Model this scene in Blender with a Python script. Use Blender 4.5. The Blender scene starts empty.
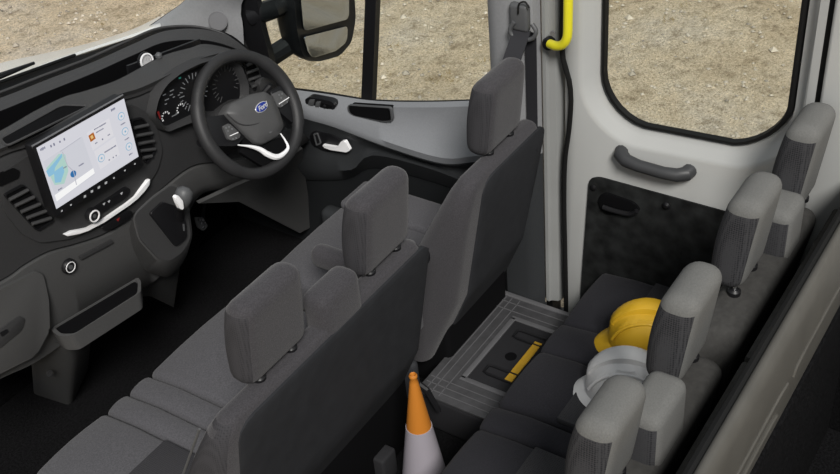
import bpy, bmesh, math, random
from mathutils import Vector, Matrix
random.seed(7)
SC = bpy.context.scene
COL = SC.collection
PI = math.pi

# ------------------------------------------------------------------ camera
CAM = Vector((-2.08, -0.69, 2.85))
FPX = 1112.358
M = Matrix(((0.54936522, -0.53493861, 0.64190228),
            (-0.83168255, -0.27592801, 0.48183802),
            (-0.08063494, -0.79856397, -0.59648436)))
cd = bpy.data.cameras.new('camera')
cam = bpy.data.objects.new('camera', cd)
COL.objects.link(cam)
R4 = Matrix((M.col[0], -M.col[1], -M.col[2])).transposed().to_4x4()
cam.matrix_world = Matrix.Translation(CAM) @ R4
cd.sensor_width = 36
cd.lens = 36 * FPX / 840
cd.clip_start = 0.05
cd.clip_end = 300
SC.camera = cam

def _ray(px, py):
    return M @ Vector((px - 420, py - 237, FPX))
def PX(px, py, x):
    r = _ray(px, py); return CAM + r * ((x - CAM.x) / r.x)
def PY(px, py, y):
    r = _ray(px, py); return CAM + r * ((y - CAM.y) / r.y)
def PZ(px, py, z):
    r = _ray(px, py); return CAM + r * ((z - CAM.z) / r.z)

# ------------------------------------------------------------------ materials
MATS = {}
def mat(name, col, rough=0.6, metal=0.0, spec=0.4, var=0.0, vscale=40, bump=0.0, bscale=200, emit=None, estr=0, coat=0.0, sheen=0.0):
    m = bpy.data.materials.new(name); m.use_nodes = True
    nt = m.node_tree; b = nt.nodes['Principled BSDF']
    b.inputs['Base Color'].default_value = (*col, 1)
    b.inputs['Roughness'].default_value = rough
    b.inputs['Metallic'].default_value = metal
    b.inputs['Specular IOR Level'].default_value = spec
    b.inputs['Coat Weight'].default_value = coat
    b.inputs['Sheen Weight'].default_value = sheen
    tc = nt.nodes.new('ShaderNodeTexCoord')
    if var > 0:
        n = nt.nodes.new('ShaderNodeTexNoise'); n.inputs['Scale'].default_value = vscale
        n.inputs['Detail'].default_value = 6
        nt.links.new(tc.outputs['Object'], n.inputs['Vector'])
        r = nt.nodes.new('ShaderNodeValToRGB')
        r.color_ramp.elements[0].position = 0.3; r.color_ramp.elements[1].position = 0.7
        r.color_ramp.elements[0].color = (*[c * (1 - var) for c in col], 1)
        r.color_ramp.elements[1].color = (*[min(1, c * (1 + var)) for c in col], 1)
        nt.links.new(n.outputs['Fac'], r.inputs['Fac'])
        nt.links.new(r.outputs['Color'], b.inputs['Base Color'])
    if bump > 0:
        n2 = nt.nodes.new('ShaderNodeTexNoise'); n2.inputs['Scale'].default_value = bscale
        n2.inputs['Detail'].default_value = 3
        nt.links.new(tc.outputs['Object'], n2.inputs['Vector'])
        bp = nt.nodes.new('ShaderNodeBump'); bp.inputs['Strength'].default_value = bump
        bp.inputs['Distance'].default_value = 0.004
        nt.links.new(n2.outputs['Fac'], bp.inputs['Height'])
        nt.links.new(bp.outputs['Normal'], b.inputs['Normal'])
    if emit:
        b.inputs['Emission Color'].default_value = (*emit, 1)
        b.inputs['Emission Strength'].default_value = estr
    MATS[name] = m
    return m

def weave(name, c1, c2, scale=220):
    m = mat(name, c1, 0.9, spec=0.2)
    nt = m.node_tree; b = nt.nodes['Principled BSDF']
    tc = nt.nodes['Texture Coordinate']
    v = nt.nodes.new('ShaderNodeTexVoronoi'); v.inputs['Scale'].default_value = scale
    v.inputs['Randomness'].default_value = 0.15
    nt.links.new(tc.outputs['Object'], v.inputs['Vector'])
    r = nt.nodes.new('ShaderNodeValToRGB')
    r.color_ramp.elements[0].position = 0.15; r.color_ramp.elements[1].position = 0.55
    r.color_ramp.elements[0].color = (*c1, 1); r.color_ramp.elements[1].color = (*c2, 1)
    nt.links.new(v.outputs['Distance'], r.inputs['Fac'])
    nt.links.new(r.outputs['Color'], b.inputs['Base Color'])
    bp = nt.nodes.new('ShaderNodeBump'); bp.inputs['Strength'].default_value = 0.4
    bp.inputs['Distance'].default_value = 0.002; bp.invert = True
    nt.links.new(v.outputs['Distance'], bp.inputs['Height'])
    nt.links.new(bp.outputs['Normal'], b.inputs['Normal'])
    return m

def glassmat(name, fac=0.06, tint=(0.93, 0.96, 0.95)):
    m = bpy.data.materials.new(name); m.use_nodes = True
    nt = m.node_tree; nt.nodes.remove(nt.nodes['Principled BSDF'])
    out = nt.nodes['Material Output']
    t = nt.nodes.new('ShaderNodeBsdfTransparent'); t.inputs['Color'].default_value = (*tint, 1)
    g = nt.nodes.new('ShaderNodeBsdfGlossy'); g.inputs['Roughness'].default_value = 0.03
    mx = nt.nodes.new('ShaderNodeMixShader'); mx.inputs['Fac'].default_value = fac
    nt.links.new(t.outputs[0], mx.inputs[1]); nt.links.new(g.outputs[0], mx.inputs[2])
    nt.links.new(mx.outputs[0], out.inputs['Surface'])
    MATS[name] = m
    return m

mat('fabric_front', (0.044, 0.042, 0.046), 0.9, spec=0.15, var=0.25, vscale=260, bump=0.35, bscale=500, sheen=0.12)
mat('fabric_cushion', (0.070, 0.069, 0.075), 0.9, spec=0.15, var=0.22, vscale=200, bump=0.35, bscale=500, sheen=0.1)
weave('mesh_front', (0.024, 0.024, 0.026), (0.040, 0.039, 0.043), 150)
mat('fabric_rear', (0.020, 0.020, 0.024), 0.9, spec=0.15, var=0.2, vscale=260, bump=0.3, bscale=500, sheen=0.04)
weave('mesh_rear', (0.010, 0.010, 0.012), (0.042, 0.042, 0.045), 160)
mat('fabric_light', (0.125, 0.125, 0.120), 0.88, spec=0.2, var=0.10, vscale=260, bump=0.3, bscale=500)
mat('fabric_rearback', (0.045, 0.044, 0.042), 0.9, spec=0.15, var=0.15, vscale=60)
mat('back_panel', (0.024, 0.025, 0.028), 0.8, spec=0.2, var=0.1, vscale=20)
mat('dash_dark', (0.030, 0.030, 0.031), 0.6, spec=0.3, var=0.1, vscale=300, bump=0.25, bscale=700)
mat('dash_pad', (0.040, 0.040, 0.041), 0.62, spec=0.35, var=0.1, vscale=300, bump=0.3, bscale=700)
mat('dash_low', (0.056, 0.056, 0.056), 0.65, spec=0.3, var=0.1, vscale=300, bump=0.25, bscale=700)
mat('plastic_black', (0.006, 0.006, 0.007), 0.45, spec=0.4)
mat('recess_black', (0.0025, 0.0025, 0.003), 0.8, spec=0.1)
mat('plastic_grey', (0.07, 0.072, 0.075), 0.5, spec=0.4)
mat('grille_grey', (0.12, 0.12, 0.125), 0.7, spec=0.2)
mat('handle_grey', (0.035, 0.036, 0.038), 0.5, spec=0.4)
mat('pillar_grey', (0.23, 0.233, 0.24), 0.6, spec=0.35, var=0.05, vscale=100)
mat('door_grey', (0.18, 0.187, 0.198), 0.6, spec=0.35, var=0.06, vscale=200, bump=0.15, bscale=500)
mat('door_dark', (0.024, 0.026, 0.028), 0.65, spec=0.3, var=0.1, vscale=200)
mat('door_pocket', (0.008, 0.009, 0.010), 0.75, spec=0.2)
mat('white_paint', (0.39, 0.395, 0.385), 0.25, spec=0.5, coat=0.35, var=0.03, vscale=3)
mat('bonnet_paint', (0.80, 0.81, 0.80), 0.35, spec=0.5, coat=0.4)
mat('grey_paint', (0.24, 0.245, 0.24), 0.4, spec=0.5, coat=0.2, var=0.05, vscale=5)
mat('seal_black', (0.004, 0.004, 0.004), 0.6, spec=0.3)
mat('chrome', (0.75, 0.76, 0.78), 0.2, metal=1.0)
mat('satin_silver', (0.80, 0.80, 0.81), 0.4, metal=0.0, spec=0.6)
mat('leather', (0.020, 0.020, 0.021), 0.5, spec=0.35, bump=0.2, bscale=600)
mat('hub_grey', (0.062, 0.062, 0.063), 0.5, spec=0.4, bump=0.15, bscale=700)
mat('carpet_and_shade', (0.006, 0.006, 0.0065), 0.97, spec=0.05, var=0.5, vscale=120, bump=0.6, bscale=300)  # floor carpet; the same black paints shade in the cargo bay
mat('alu_tread', (0.10, 0.10, 0.105), 0.45, metal=0.5, spec=0.4, var=0.15, vscale=30)
mat('alu_edge', (0.22, 0.22, 0.23), 0.4, metal=0.6)
mat('rubber', (0.018, 0.018, 0.020), 0.8, spec=0.2)
mat('yellow_paint', (0.66, 0.60, 0.02), 0.35, spec=0.5, coat=0.3)
mat('yellow_strap', (0.50, 0.29, 0.02), 0.7)
mat('helmet_yellow', (0.60, 0.36, 0.02), 0.35, spec=0.5)
mat('helmet_white', (0.60, 0.60, 0.60), 0.35, spec=0.5)
mat('cone_orange', (0.45, 0.16, 0.02), 0.5, spec=0.35)
mat('cone_white', (0.28, 0.26, 0.29), 0.5, spec=0.35)
mat('belt_web', (0.018, 0.018, 0.021), 0.7, spec=0.3, bump=0.3, bscale=400)
mat('panel_dark', (0.013, 0.014, 0.014), 0.8, spec=0.15, var=0.6, vscale=18)
mat('mirror_glass', (0.46, 0.49, 0.53), 0.08, metal=1.0)
mat('icon_white', (0.5, 0.5, 0.5), 0.5, emit=(0.8, 0.85, 0.9), estr=0.14)
mat('icon_red', (0.12, 0.01, 0.01), 0.5, emit=(0.9, 0.05, 0.05), estr=0.06)
mat('icon_teal', (0.05, 0.3, 0.25), 0.5, emit=(0.05, 0.5, 0.4), estr=0.12)
mat('dial_grey', (0.08, 0.08, 0.08), 0.5, emit=(0.8, 0.85, 0.9), estr=0.07)
mat('badge_blue', (0.012, 0.03, 0.22), 0.25, spec=0.6, coat=0.5)
mat('badge_silver', (0.8, 0.8, 0.82), 0.3, metal=0.6)
def scr(name, c, s=0.62):
    mat(name, (0.01, 0.01, 0.01), 0.25, spec=0.3, emit=c, estr=s)
scr('screen_base', (0.86, 0.86, 0.93)); scr('screen_card', (0.93, 0.92, 0.97)); scr('screen_map', (0.80, 0.81, 0.88))
scr('screen_water', (0.33, 0.66, 0.90)); scr('screen_green', (0.55, 0.82, 0.74)); scr('screen_road', (0.60, 0.60, 0.68))
scr('screen_white', (1.0, 1.0, 1.0), 0.75); scr('screen_blue', (0.03, 0.20, 0.50)); scr('screen_ring', (0.35, 0.60, 0.80))
scr('screen_text', (0.25, 0.26, 0.36)); scr('screen_art', (0.55, 0.16, 0.02)); scr('screen_artcore', (0.95, 0.65, 0.25))
glassmat('glass_side', 0.03); glassmat('glass_front', 0.015, (0.97, 0.98, 0.98))

# ------------------------------------------------------------------ helpers
def tag(o, label=None, cat=None, group=None, kind=None):
    if label: o['label'] = label
    if cat: o['category'] = cat
    if group: o['group'] = group
    if kind: o['kind'] = kind
    return o
def empty(name, loc, label=None, cat=None, group=None, kind=None):
    o = bpy.data.objects.new(name, None); COL.objects.link(o)
    o.location = loc; o.empty_display_size = 0.05
    bpy.context.view_layer.update()
    return tag(o, label, cat, group, kind)
def finish(name, bm, m, parent=None, smooth=35, label=None, mats=None):
    """bm is in world coordinates; child keeps world placement"""
    bmesh.ops.recalc_face_normals(bm, faces=bm.faces)
    me = bpy.data.meshes.new(name); bm.to_mesh(me); bm.free()
    for k in (mats or [m]): me.materials.append(MATS[k])
    if smooth is not None:
        for p in me.polygons: p.use_smooth = True
        me.set_sharp_from_angle(angle=math.radians(smooth))
    # origin at the mesh centre (bottom)
    if len(me.vertices):
        xs = [v.co for v in me.vertices]
        c = Vector(((min(v.x for v in xs) + max(v.x for v in xs)) / 2, (min(v.y for v in xs) + max(v.y for v in xs)) / 2, min(v.z for v in xs)))
        me.transform(Matrix.Translation(-c))
    else: c = Vector((0, 0, 0))
    o = bpy.data.objects.new(name, me); COL.objects.link(o)
    o.location = c
    if parent:
        o.parent = parent
        w = Vector((0, 0, 0)); q = parent
        while q: w += q.location; q = q.parent
        o.location = c - w
    if label: o['label'] = label
    return o
def join(bm, other):
    me = bpy.data.meshes.new('t'); other.to_mesh(me); other.free(); bm.from_mesh(me); bpy.data.meshes.remove(me); return bm
def rbox(x0, x1, y0, y1, z0, z1, r=0.02, seg=3, cuts=0, f=None, bm=None):
    b = bmesh.new()
    bmesh.ops.create_cube(b, size=1)
    for v in b.verts:
        v.co = Vector((x0 + (v.co.x + .5) * (x1 - x0), y0 + (v.co.y + .5) * (y1 - y0), z0 + (v.co.z + .5) * (z1 - z0)))
    if r > 0:
        r = min(r, .49 * min(abs(x1 - x0), abs(y1 - y0), abs(z1 - z0)))
        bmesh.ops.bevel(b, geom=list(b.edges), offset=r, segments=seg, profile=0.5, affect='EDGES')
    if cuts:
        es = [e for e in b.edges if e.calc_length() > 0.06]
        bmesh.ops.subdivide_edges(b, edges=es, cuts=cuts, use_grid_fill=True)
    if f:
        for v in b.verts: v.co = f(v.co)
    if bm is None: return b
    return join(bm, b)
def catmull(pts, n):
    """resample list of Vectors with a Catmull-Rom spline to n points, uniform by chord length"""
    P = [2 * pts[0] - pts[1]] + list(pts) + [2 * pts[-1] - pts[-2]]
    L = [0]
    for a, b in zip(pts, pts[1:]): L.append(L[-1] + max((b - a).length, 1e-6))
    out = []
    for i in range(n):
        s = L[-1] * i / (n - 1); k = 0
        while k < len(L) - 2 and s > L[k + 1]: k += 1
        t = (s - L[k]) / (L[k + 1] - L[k]); t = min(max(t, 0), 1)
        a, b, c, d = P[k], P[k + 1], P[k + 2], P[k + 3]
        out.append(0.5 * ((2 * b) + (c - a) * t + (2 * a - 5 * b + 4 * c - d) * t * t + (3 * b - a - 3 * c + d) * t ** 3))
    return out
def lin(pts, n):
    L = [0]
    for a, b in zip(pts, pts[1:]): L.append(L[-1] + max((b - a).length, 1e-6))
    out = []
    for i in range(n):
        s = L[-1] * i / (n - 1); k = 0
        while k < len(L) - 2 and s > L[k + 1]: k += 1
        out.append(pts[k].lerp(pts[k + 1], (s - L[k]) / (L[k + 1] - L[k])))
    return out
def grid(rows, bm=None, closed=False):
    bm = bm or bmesh.new()
    V = [[bm.verts.new(p) for p in r] for r in rows]
    n = len(rows[0])
    for a, b in zip(V, V[1:]):
        for i in range(n if closed else n - 1):
            j = (i + 1) % n
            try: bm.faces.new((a[i], a[j], b[j], b[i]))
            except ValueError: pass
    return bm
def solid(bm, th):
    """give an open sheet real thickness"""
    bmesh.ops.recalc_face_normals(bm, faces=bm.faces)
    bmesh.ops.solidify(bm, geom=list(bm.faces), thickness=th)
    return bm
def tube(pts, r, seg=10, bm=None, sx=1.0, cap=True, n=None, flat=None):
    bm = bm or bmesh.new()
    if n: pts = catmull(pts, n)
    rings = []
    up = Vector((0, 0, 1))
    prev = None
    for i, p in enumerate(pts):
        t = (pts[min(i + 1, len(pts) - 1)] - pts[max(i - 1, 0)]).normalized()
        if prev is None:
            a = t.cross(up)
            if a.length < .1: a = t.cross(Vector((0, 1, 0)))
            a.normalize()
        else:
            a = (prev - t * prev.dot(t)).normalized()
        prev = a
        b = t.cross(a)
        rr = r[i] if isinstance(r, (list, tuple)) else r
        rings.append([bm.verts.new(p + a * math.cos(2 * PI * k / seg) * rr * sx + b * math.sin(2 * PI * k / seg) * rr) for k in range(seg)])
    for A, B in zip(rings, rings[1:]):
        for k in range(seg):
            bm.faces.new((A[k], A[(k + 1) % seg], B[(k + 1) % seg], B[k]))
    if cap:
        bm.faces.new(rings[0][::-1]); bm.faces.new(rings[-1])
    return bm
def lathe(profile, c, axis=Vector((0, 0, 1)), seg=28, bm=None, squash=1.0):
    """profile: list of (radius, height along axis)"""
    bm = bm or bmesh.new()
    axis = axis.normalized()
    a = axis.cross(Vector((0, 1, 0)))
    if a.length < .1: a = axis.cross(Vector((1, 0, 0)))
    a.normalize(); b = axis.cross(a)
    rings = []
    for r, h in profile:
        rings.append([bm.verts.new(Vector(c) + axis * h + (a * math.cos(2 * PI * k / seg) + b * squash * math.sin(2 * PI * k / seg)) * max(r, 1e-4)) for k in range(seg)])
    for A, B in zip(rings, rings[1:]):
        for k in range(seg):
            bm.faces.new((A[k], A[(k + 1) % seg], B[(k + 1) % seg], B[k]))
    bm.faces.new(rings[0][::-1]); bm.faces.new(rings[-1])
    return bm
def roundpoly(pts, r, seg=4):
    out = []
    n = len(pts)
    for i in range(n):
        p, a, b = pts[i], pts[i - 1], pts[(i + 1) % n]
        da, db = (a - p), (b - p)
        ra = min(r, da.length * .45, db.length * .45)
        s, e = p + da.normalized() * ra, p + db.normalized() * ra
        for k in range(seg + 1):
            t = k / seg
            out.append(s * (1 - t) ** 2 + p * 2 * t * (1 - t) + e * t * t)
    return out
def plate(pts, normal, th, r=0.0, bev=0.0, bm=None):
    """solid plate: polygon pts (Vectors) front face, thickness th back along -normal"""
    b = bmesh.new()
    if r > 0: pts = roundpoly(pts, r)
    nv = Vector(normal).normalized()
    top = [b.verts.new(p) for p in pts]
    bot = [b.verts.new(p - nv * th) for p in pts]
    ft = b.faces.new(top); fb = b.faces.new(bot[::-1])
    n = len(pts)
    for i in range(n):
        b.faces.new((top[i], bot[i], bot[(i + 1) % n], top[(i + 1) % n]))
    if bev > 0:
        bmesh.ops.bevel(b, geom=list(ft.edges), offset=bev, segments=3, profile=.5, affect='EDGES')
    if bm is None: return b
    return join(bm, b)
def ring(pts_out, pts_in, normal, th, bm=None):
    """solid frame between two loops of the same count"""
    b = bm or bmesh.new(); nv = Vector(normal).normalized(); n = len(pts_out)
    L = [[b.verts.new(p) for p in pts_out], [b.verts.new(p) for p in pts_in], [b.verts.new(p - nv * th) for p in pts_in], [b.verts.new(p - nv * th) for p in pts_out]]
    for q in range(4):
        A, B = L[q], L[(q + 1) % 4]
        for i in range(n):
            b.faces.new((A[i], A[(i + 1) % n], B[(i + 1) % n], B[i]))
    return b
def inset(pts, d):
    c = sum(pts, Vector()) / len(pts)
    return [p + (c - p).normalized() * d for p in pts]
NY = (0, -1, 0); NX = (-1, 0, 0); NZ = (0, 0, 1)
def yp(poly, y): return [PY(a, b, y) for a, b in poly]
def xp(poly, x): return [PX(a, b, x) for a, b in poly]
def zp(poly, z): return [PZ(a, b, z) for a, b in poly]

FLOOR = -0.12
# ================================================================== SETTING
def S(name, bm, m, smooth=35, mats=None):
    return tag(finish(name, bm, m, None, smooth, mats=mats), kind='structure')

# ground outside
gm = bpy.data.materials.new('stony_ground'); gm.use_nodes = True
nt = gm.node_tree; b = nt.nodes['Principled BSDF']; b.inputs['Roughness'].default_value = 0.95; b.inputs['Specular IOR Level'].default_value = 0.1
tc = nt.nodes.new('ShaderNodeTexCoord')
def noise(sc, det, rough=0.6):
    n = nt.nodes.new('ShaderNodeTexNoise'); n.inputs['Scale'].default_value = sc; n.inputs['Detail'].default_value = det
    n.inputs['Roughness'].default_value = rough; nt.links.new(tc.outputs['Object'], n.inputs['Vector']); return n
def ramp(src, *els):
    r = nt.nodes.new('ShaderNodeValToRGB')
    while len(r.color_ramp.elements) < len(els): r.color_ramp.elements.new(.5)
    for e, (p, c) in zip(r.color_ramp.elements, els): e.position = p; e.color = (*c, 1)
    nt.links.new(src, r.inputs['Fac']); return r
n1 = noise(0.9, 8, 0.65); n2 = noise(60, 6, 0.85); n3 = noise(9, 6, 0.7)
r1 = ramp(n1.outputs['Fac'], (.35, (.66, .53, .37)), (.5, (.80, .67, .50)), (.65, (.80, .71, .60)))
r2 = ramp(n2.outputs['Fac'], (.33, (.12, .10, .08)), (.43, (.72, .69, .64)), (.55, (1.05, 1.05, 1.05)), (.68, (1.5, 1.46, 1.4)))
r3 = ramp(n3.outputs['Fac'], (.32, (.55, .52, .48)), (.5, (1, 1, 1)), (.7, (1.1, 1.08, 1.05)))
def mul(a, bb):
    x = nt.nodes.new('ShaderNodeMix'); x.data_type = 'RGBA'; x.blend_type = 'MULTIPLY'; x.inputs[0].default_value = 1
    nt.links.new(a, x.inputs[6]); nt.links.new(bb, x.inputs[7]); return x.outputs[2]
c = mul(mul(r1.outputs[0], r2.outputs[0]), r3.outputs[0])
nt.links.new(c, b.inputs['Base Color'])
bp = nt.nodes.new('ShaderNodeBump'); bp.inputs['Strength'].default_value = 0.8; bp.inputs['Distance'].default_value = 0.05
nt.links.new(n2.outputs['Fac'], bp.inputs['Height']); nt.links.new(bp.outputs['Normal'], b.inputs['Normal'])
MATS['stony_ground'] = gm
from mathutils import noise as mn
def gh(x, y):
    return -0.80 + 0.05 * mn.noise(Vector((x * .7, y * .7, 1))) + 0.025 * mn.noise(Vector((x * 2.6, y * 2.6, 5)))
rows = []
for j in range(90):
    yy = -6 + 26 * j / 89
    rows.append([Vector((-8 + 28 * i / 99, yy, gh(-8 + 28 * i / 99, yy))) for i in range(100)])
bm = grid(rows)
far = [bm.verts.new(v) for v in ((-80, -80, -1.0), (80, -80, -1.0), (80, 80, -1.0), (-80, 80, -1.0))]
bm.faces.new(far)
S('ground', bm, 'stony_ground', 180)
# loose stones and dry grass (nobody could count them)
def scatter_xy():
    while True:
        x, y = random.uniform(1.6, 9), random.uniform(-.5, 12)
        if random.random() < 1.0 / (0.4 + 0.16 * (x - 1.6) + .08 * max(0, y - 2)): return x, y
mat('pebble', (0.42, 0.37, 0.30), 0.95, spec=0.1, var=0.5, vscale=3)
mat('dry_grass', (0.32, 0.24, 0.11), 0.9, spec=0.1, var=0.3, vscale=5)
bm = bmesh.new()
for k in range(5200):
    x, y = scatter_xy(); s = random.uniform(.006, .022) * (1.8 if random.random() < .06 else 1)
    z = gh(x, y) + s * .2
    vs = [bm.verts.new((x + s * a * random.uniform(.7, 1.2), y + s * bq * random.uniform(.7, 1.2), z + s * cq * random.uniform(.4, .8))) for a, bq, cq in ((1, 0, 0), (0, 1, 0), (-1, 0, 0), (0, -1, 0), (0, 0, 1), (0, 0, -1))]
    for a, bq in ((0, 1), (1, 2), (2, 3), (3, 0)):
        bm.faces.new((vs[a], vs[bq], vs[4])); bm.faces.new((vs[bq], vs[a], vs[5]))
o = finish('loose_stones', bm, 'pebble', None, None)
tag(o, 'loose stones and pebbles scattered over the sandy ground outside the van', 'stones', kind='stuff')
bm = bmesh.new()
for k in range(520):
    if random.random() < .45:
        x, y = random.uniform(1.9, 3.6), random.uniform(2.2, 4.5)
    else:
        x, y = random.uniform(1.8, 6), random.uniform(1.8, 11)
    if mn.noise(Vector((x * 1.1, y * 1.1, 3))) < -0.05: continue
    z = gh(x, y) - .004
    for q in range(9):
        a = random.uniform(0, 6.28); l = random.uniform(.025, .07); w = .0025
        dx, dy = math.cos(a), math.sin(a); bx, by = x + random.gauss(0, .03), y + random.gauss(0, .03)
        p0 = Vector((bx, by, z)); p1 = p0 + Vector((dx * l * .6, dy * l * .6, l * .5))
        sd = Vector((-dy, dx, 0)) * w
        v = [bm.verts.new(p0 - sd), bm.verts.new(p0 + sd), bm.verts.new(p1)]
        bm.faces.new(v)
        u = Vector((0, 0, w)); v2 = [bm.verts.new(p0 - u), bm.verts.new(p0 + u), bm.verts.new(p1)]
        bm.faces.new(v2)
o = finish('dry_grass', bm, 'dry_grass', None, None)
tag(o, 'dry straw-coloured grass tufts on the ground beyond the driver window', 'grass', kind='stuff')

# floor
bm = rbox(-1.05, .90, -1.9, 2.62, FLOOR - .05, FLOOR, 0)
S('floor', bm, 'carpet_and_shade')
# firewall under the windscreen
bm = rbox(-1.05, .95, 2.56, 2.62, FLOOR, .86, .005)
S('wall_front', bm, 'carpet_and_shade')
# low sill of the cut-away near side
bm = rbox(-1.12, -1.05, -1.9, 2.6, FLOOR - .3, .08, .02)
S('wall_left', bm, 'plastic_black')

# far side wall behind the sliding door (cargo) with seam
bm = rbox(.86, .92, -1.9, .01, FLOOR - .3, 1.9, .01)
join(bm, rbox(.835, .865, -.16, .010, FLOOR, 1.9, .012))
S('wall_right', bm, 'white_paint')
# ------------- B pillar (extruded profile)
prof = [(.93, 1.115), (.825, 1.115), (.79, 1.09), (.77, 1.05), (.77, .955), (.79, .925), (.825, .917)]
def extr(prof, z0, z1, n=1):
    bm = bmesh.new(); rr = []
    for k in range(n + 1):
        z = z0 + (z1 - z0) * k / n
        rr.append([bm.verts.new((x, y, z)) for x, y in prof])
    for A, B in zip(rr, rr[1:]):
        for i in range(len(prof)):
            j = (i + 1) % len(prof); bm.faces.new((A[i], A[j], B[j], B[i]))
    bm.faces.new(rr[0][::-1]); bm.faces.new(rr[-1]); return bm
S('trim_1', extr(prof, .72, 1.9), 'pillar_grey')
prof = [(.93, 1.115), (.84, 1.115), (.80, 1.07), (.79, .98), (.80, .94), (.825, .917)]
S('trim_2', extr(prof, FLOOR, .72), 'door_dark')
# painted pillar edge, with bright bead and black door seal
prof = [(.93, .93), (.84, .93), (.83, .916), (.818, .908), (.818, .896), (.828, .890), (.835, .868), (.85, .858), (.93, .858)]
S('trim_3', extr(prof, .05, 1.9), 'grey_paint')
S('trim_8', rbox(.86, .93, .905, .93, FLOOR, 1.9, 0), 'seal_black')
S('trim_9', rbox(.862, .93, -.03, .06, FLOOR, 1.9, 0), 'seal_black')
S('cargo_shade', rbox(.845, .862, -1.9, -.17, FLOOR, .52, .004), 'carpet_and_shade')  # black sheet painting the shade low on the cargo side wall
pts = [PX(a, b_, .822) for a, b_ in ((563, -40), (562, 30), (563, 58), (569, 80), (571, 100), (569, 130), (565, 160), (564, 200), (565, 250), (566, 300), (566, 322))]
S('trim_4', tube(pts, .009, 8, n=40), 'seal_black')
# sill step beside the seats
S('trim_5', rbox(.79, .93, .05, 1.12, FLOOR - .2, -.06, .01), 'plastic_black')

# ------------- sliding door = door_2 (sheet with window opening)
def rr_loop(y0, y1, z0, z1, r, n_c=7, x=.85, rb=None):
    """rounded rectangle loop in the Y-Z plane"""
    out = []
    rb = rb or r
    for cy, cz, a0, rad in ((y1 - rb, z0 + rb, -90, rb), (y1 - r, z1 - r, 0, r), (y0 + r, z1 - r, 90, r), (y0 + rb, z0 + rb, 180, rb)):
        for k in range(n_c + 1):
            a = math.radians(a0 + 90 * k / n_c)
            # y1 side first going up
            out.append(Vector((x, cy + rad * math.cos(a), cz + rad * math.sin(a))))
    return out
def win_loop(x, d):
    """sliding window opening grown by d; curved bottom edge"""
    y0, y1, z0, z1 = .105 - d, .70 + d, .925 - d, 1.78 + d
    L = rr_loop(y0, y1, z0, z1, .12 + d * .5, 7, x, rb=.15 + d * .6)
    for p in L:
        t = max(0, min(1, (z0 + .25 - p.z) / .25))
        p.z += -.018 * t * math.sin(PI * max(0, min(1, (p.y - y0) / (y1 - y0)))) + t * (.055 * max(0, (.45 - p.y) / .35) ** 2)
    return L
def edge_loop(x, y0, y1, z0, z1):
    n = len(win_loop(0, 0)); q = n // 4; out = []
    cs = [(y1, z0), (y1, z1), (y0, z1), (y0, z0)]
    for c_ in range(4):
        cy, cz = cs[c_]
        for k in range(q):
            t = (k - (q - 1) / 2) / ((q - 1) / 2)   # -1..1 across corner
            yy, zz = cy, cz
            sy = -1 if cy == y1 else 1; sz = 1 if cz == z0 else -1
            ly, lz = (y1 - y0) * .45, (z1 - z0) * .45
            first_along_y = c_ in (0, 2)
            if t < 0:
                if first_along_y: yy += sy * ly * -t * .6
                else: zz += sz * lz * -t * .6
            elif t > 0:
                if first_along_y: zz += sz * lz * t * .6
                else: yy += sy * ly * t * .6
            out.append(Vector((x, yy, zz)))
    return out
rows = [edge_loop(.905, .028, .838, FLOOR, 1.9), edge_loop(.838, .032, .834, FLOOR, 1.9), edge_loop(.830, .045, .818, FLOOR, 1.9), win_loop(.826, .085), win_loop(.832, .066), win_loop(.860, .046), win_loop(.866, .022), win_loop(.89, .012)]
bm = grid(rows, closed=True)
d2 = S('door_2', bm, 'white_paint', 50)
d2.name = 'door_2'
def child_s(name, bm, m, par, smooth=35, label=None, mats=None):
    return finish(name, bm, m, par, smooth, label, mats)
gk = grid([win_loop(.864, .015), win_loop(.855, .010), win_loop(.856, .002), win_loop(.875, -.001), win_loop(.885, .018), win_loop(.864, .015)], closed=True)
child_s('window_seal', gk, 'seal_black', d2)
L = win_loop(.880, .012); b_ = bmesh.new(); b_.faces.new([b_.verts.new(p) for p in L]); solid(b_, .004)
S('window_3', b_, 'glass_side', None)
# pressed crease under the window
pts = [Vector((.828, y, .80 + .0 * y)) for y in (.78, .6, .4, .2, .06)]
# dark lower trim board
poly = xp([(593, 181), (640, 188), (690, 202), (729, 215)], .818)
brd = [Vector((.820, .735, .665)), Vector((.820, .70, .685)), Vector((.820, .05, .685)), Vector((.820, .05, FLOOR + .06)), Vector((.820, .775, FLOOR + .06))]
lb = child_s('lower_trim', plate(brd, NX, .012, .03, .004), 'panel_dark', d2)
# pull recess, knob
hc = [(599, 196), (606, 193), (634, 203), (640, 210), (634, 216), (604, 214), (598, 205)]
rc = child_s('pull_recess', plate(xp(hc, .812), NX, .012, .012, .003), 'recess_black', d2)
child_s('pull_handle', tube(xp([(603, 207), (615, 211), (630, 214), (637, 211)], .802), .009, 8, n=10), 'plastic_black', rc)
child_s('trim_screw', lathe([(.012, 0), (.014, .006), (.006, .012)], PX(667, 205, .818), Vector((-1, 0, 0)), 14), 'plastic_black', d2)
child_s('trim_clip', lathe([(.010, 0), (.012, .005), (.005, .009)], PX(594, 187, .818), Vector((-1, 0, 0)), 14), 'plastic_black', d2)
# grab handle
g0, g1 = PX(621, 158, .80), PX(684, 176, .80)
dirv = (g1 - g0)
pts = [g0 + Vector((.035, .010, .008)), g0 + Vector((.010, .005, .006)), g0 + Vector((-.006, 0, 0)) + dirv * .10, g0 + Vector((-.012, 0, -.002)) + dirv * .3, g0 + Vector((-.012, 0, -.002)) + dirv * .7, g1 + Vector((-.006, 0, 0)) - dirv * .10, g1 + Vector((.010, -.004, .004)), g1 + Vector((.035, -.008, .008))]
child_s('grab_handle', tube(pts, [.026, .025, .023, .021, .021, .023, .025, .026], 12), 'handle_grey', d2, label='grey plastic grab handle')

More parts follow.
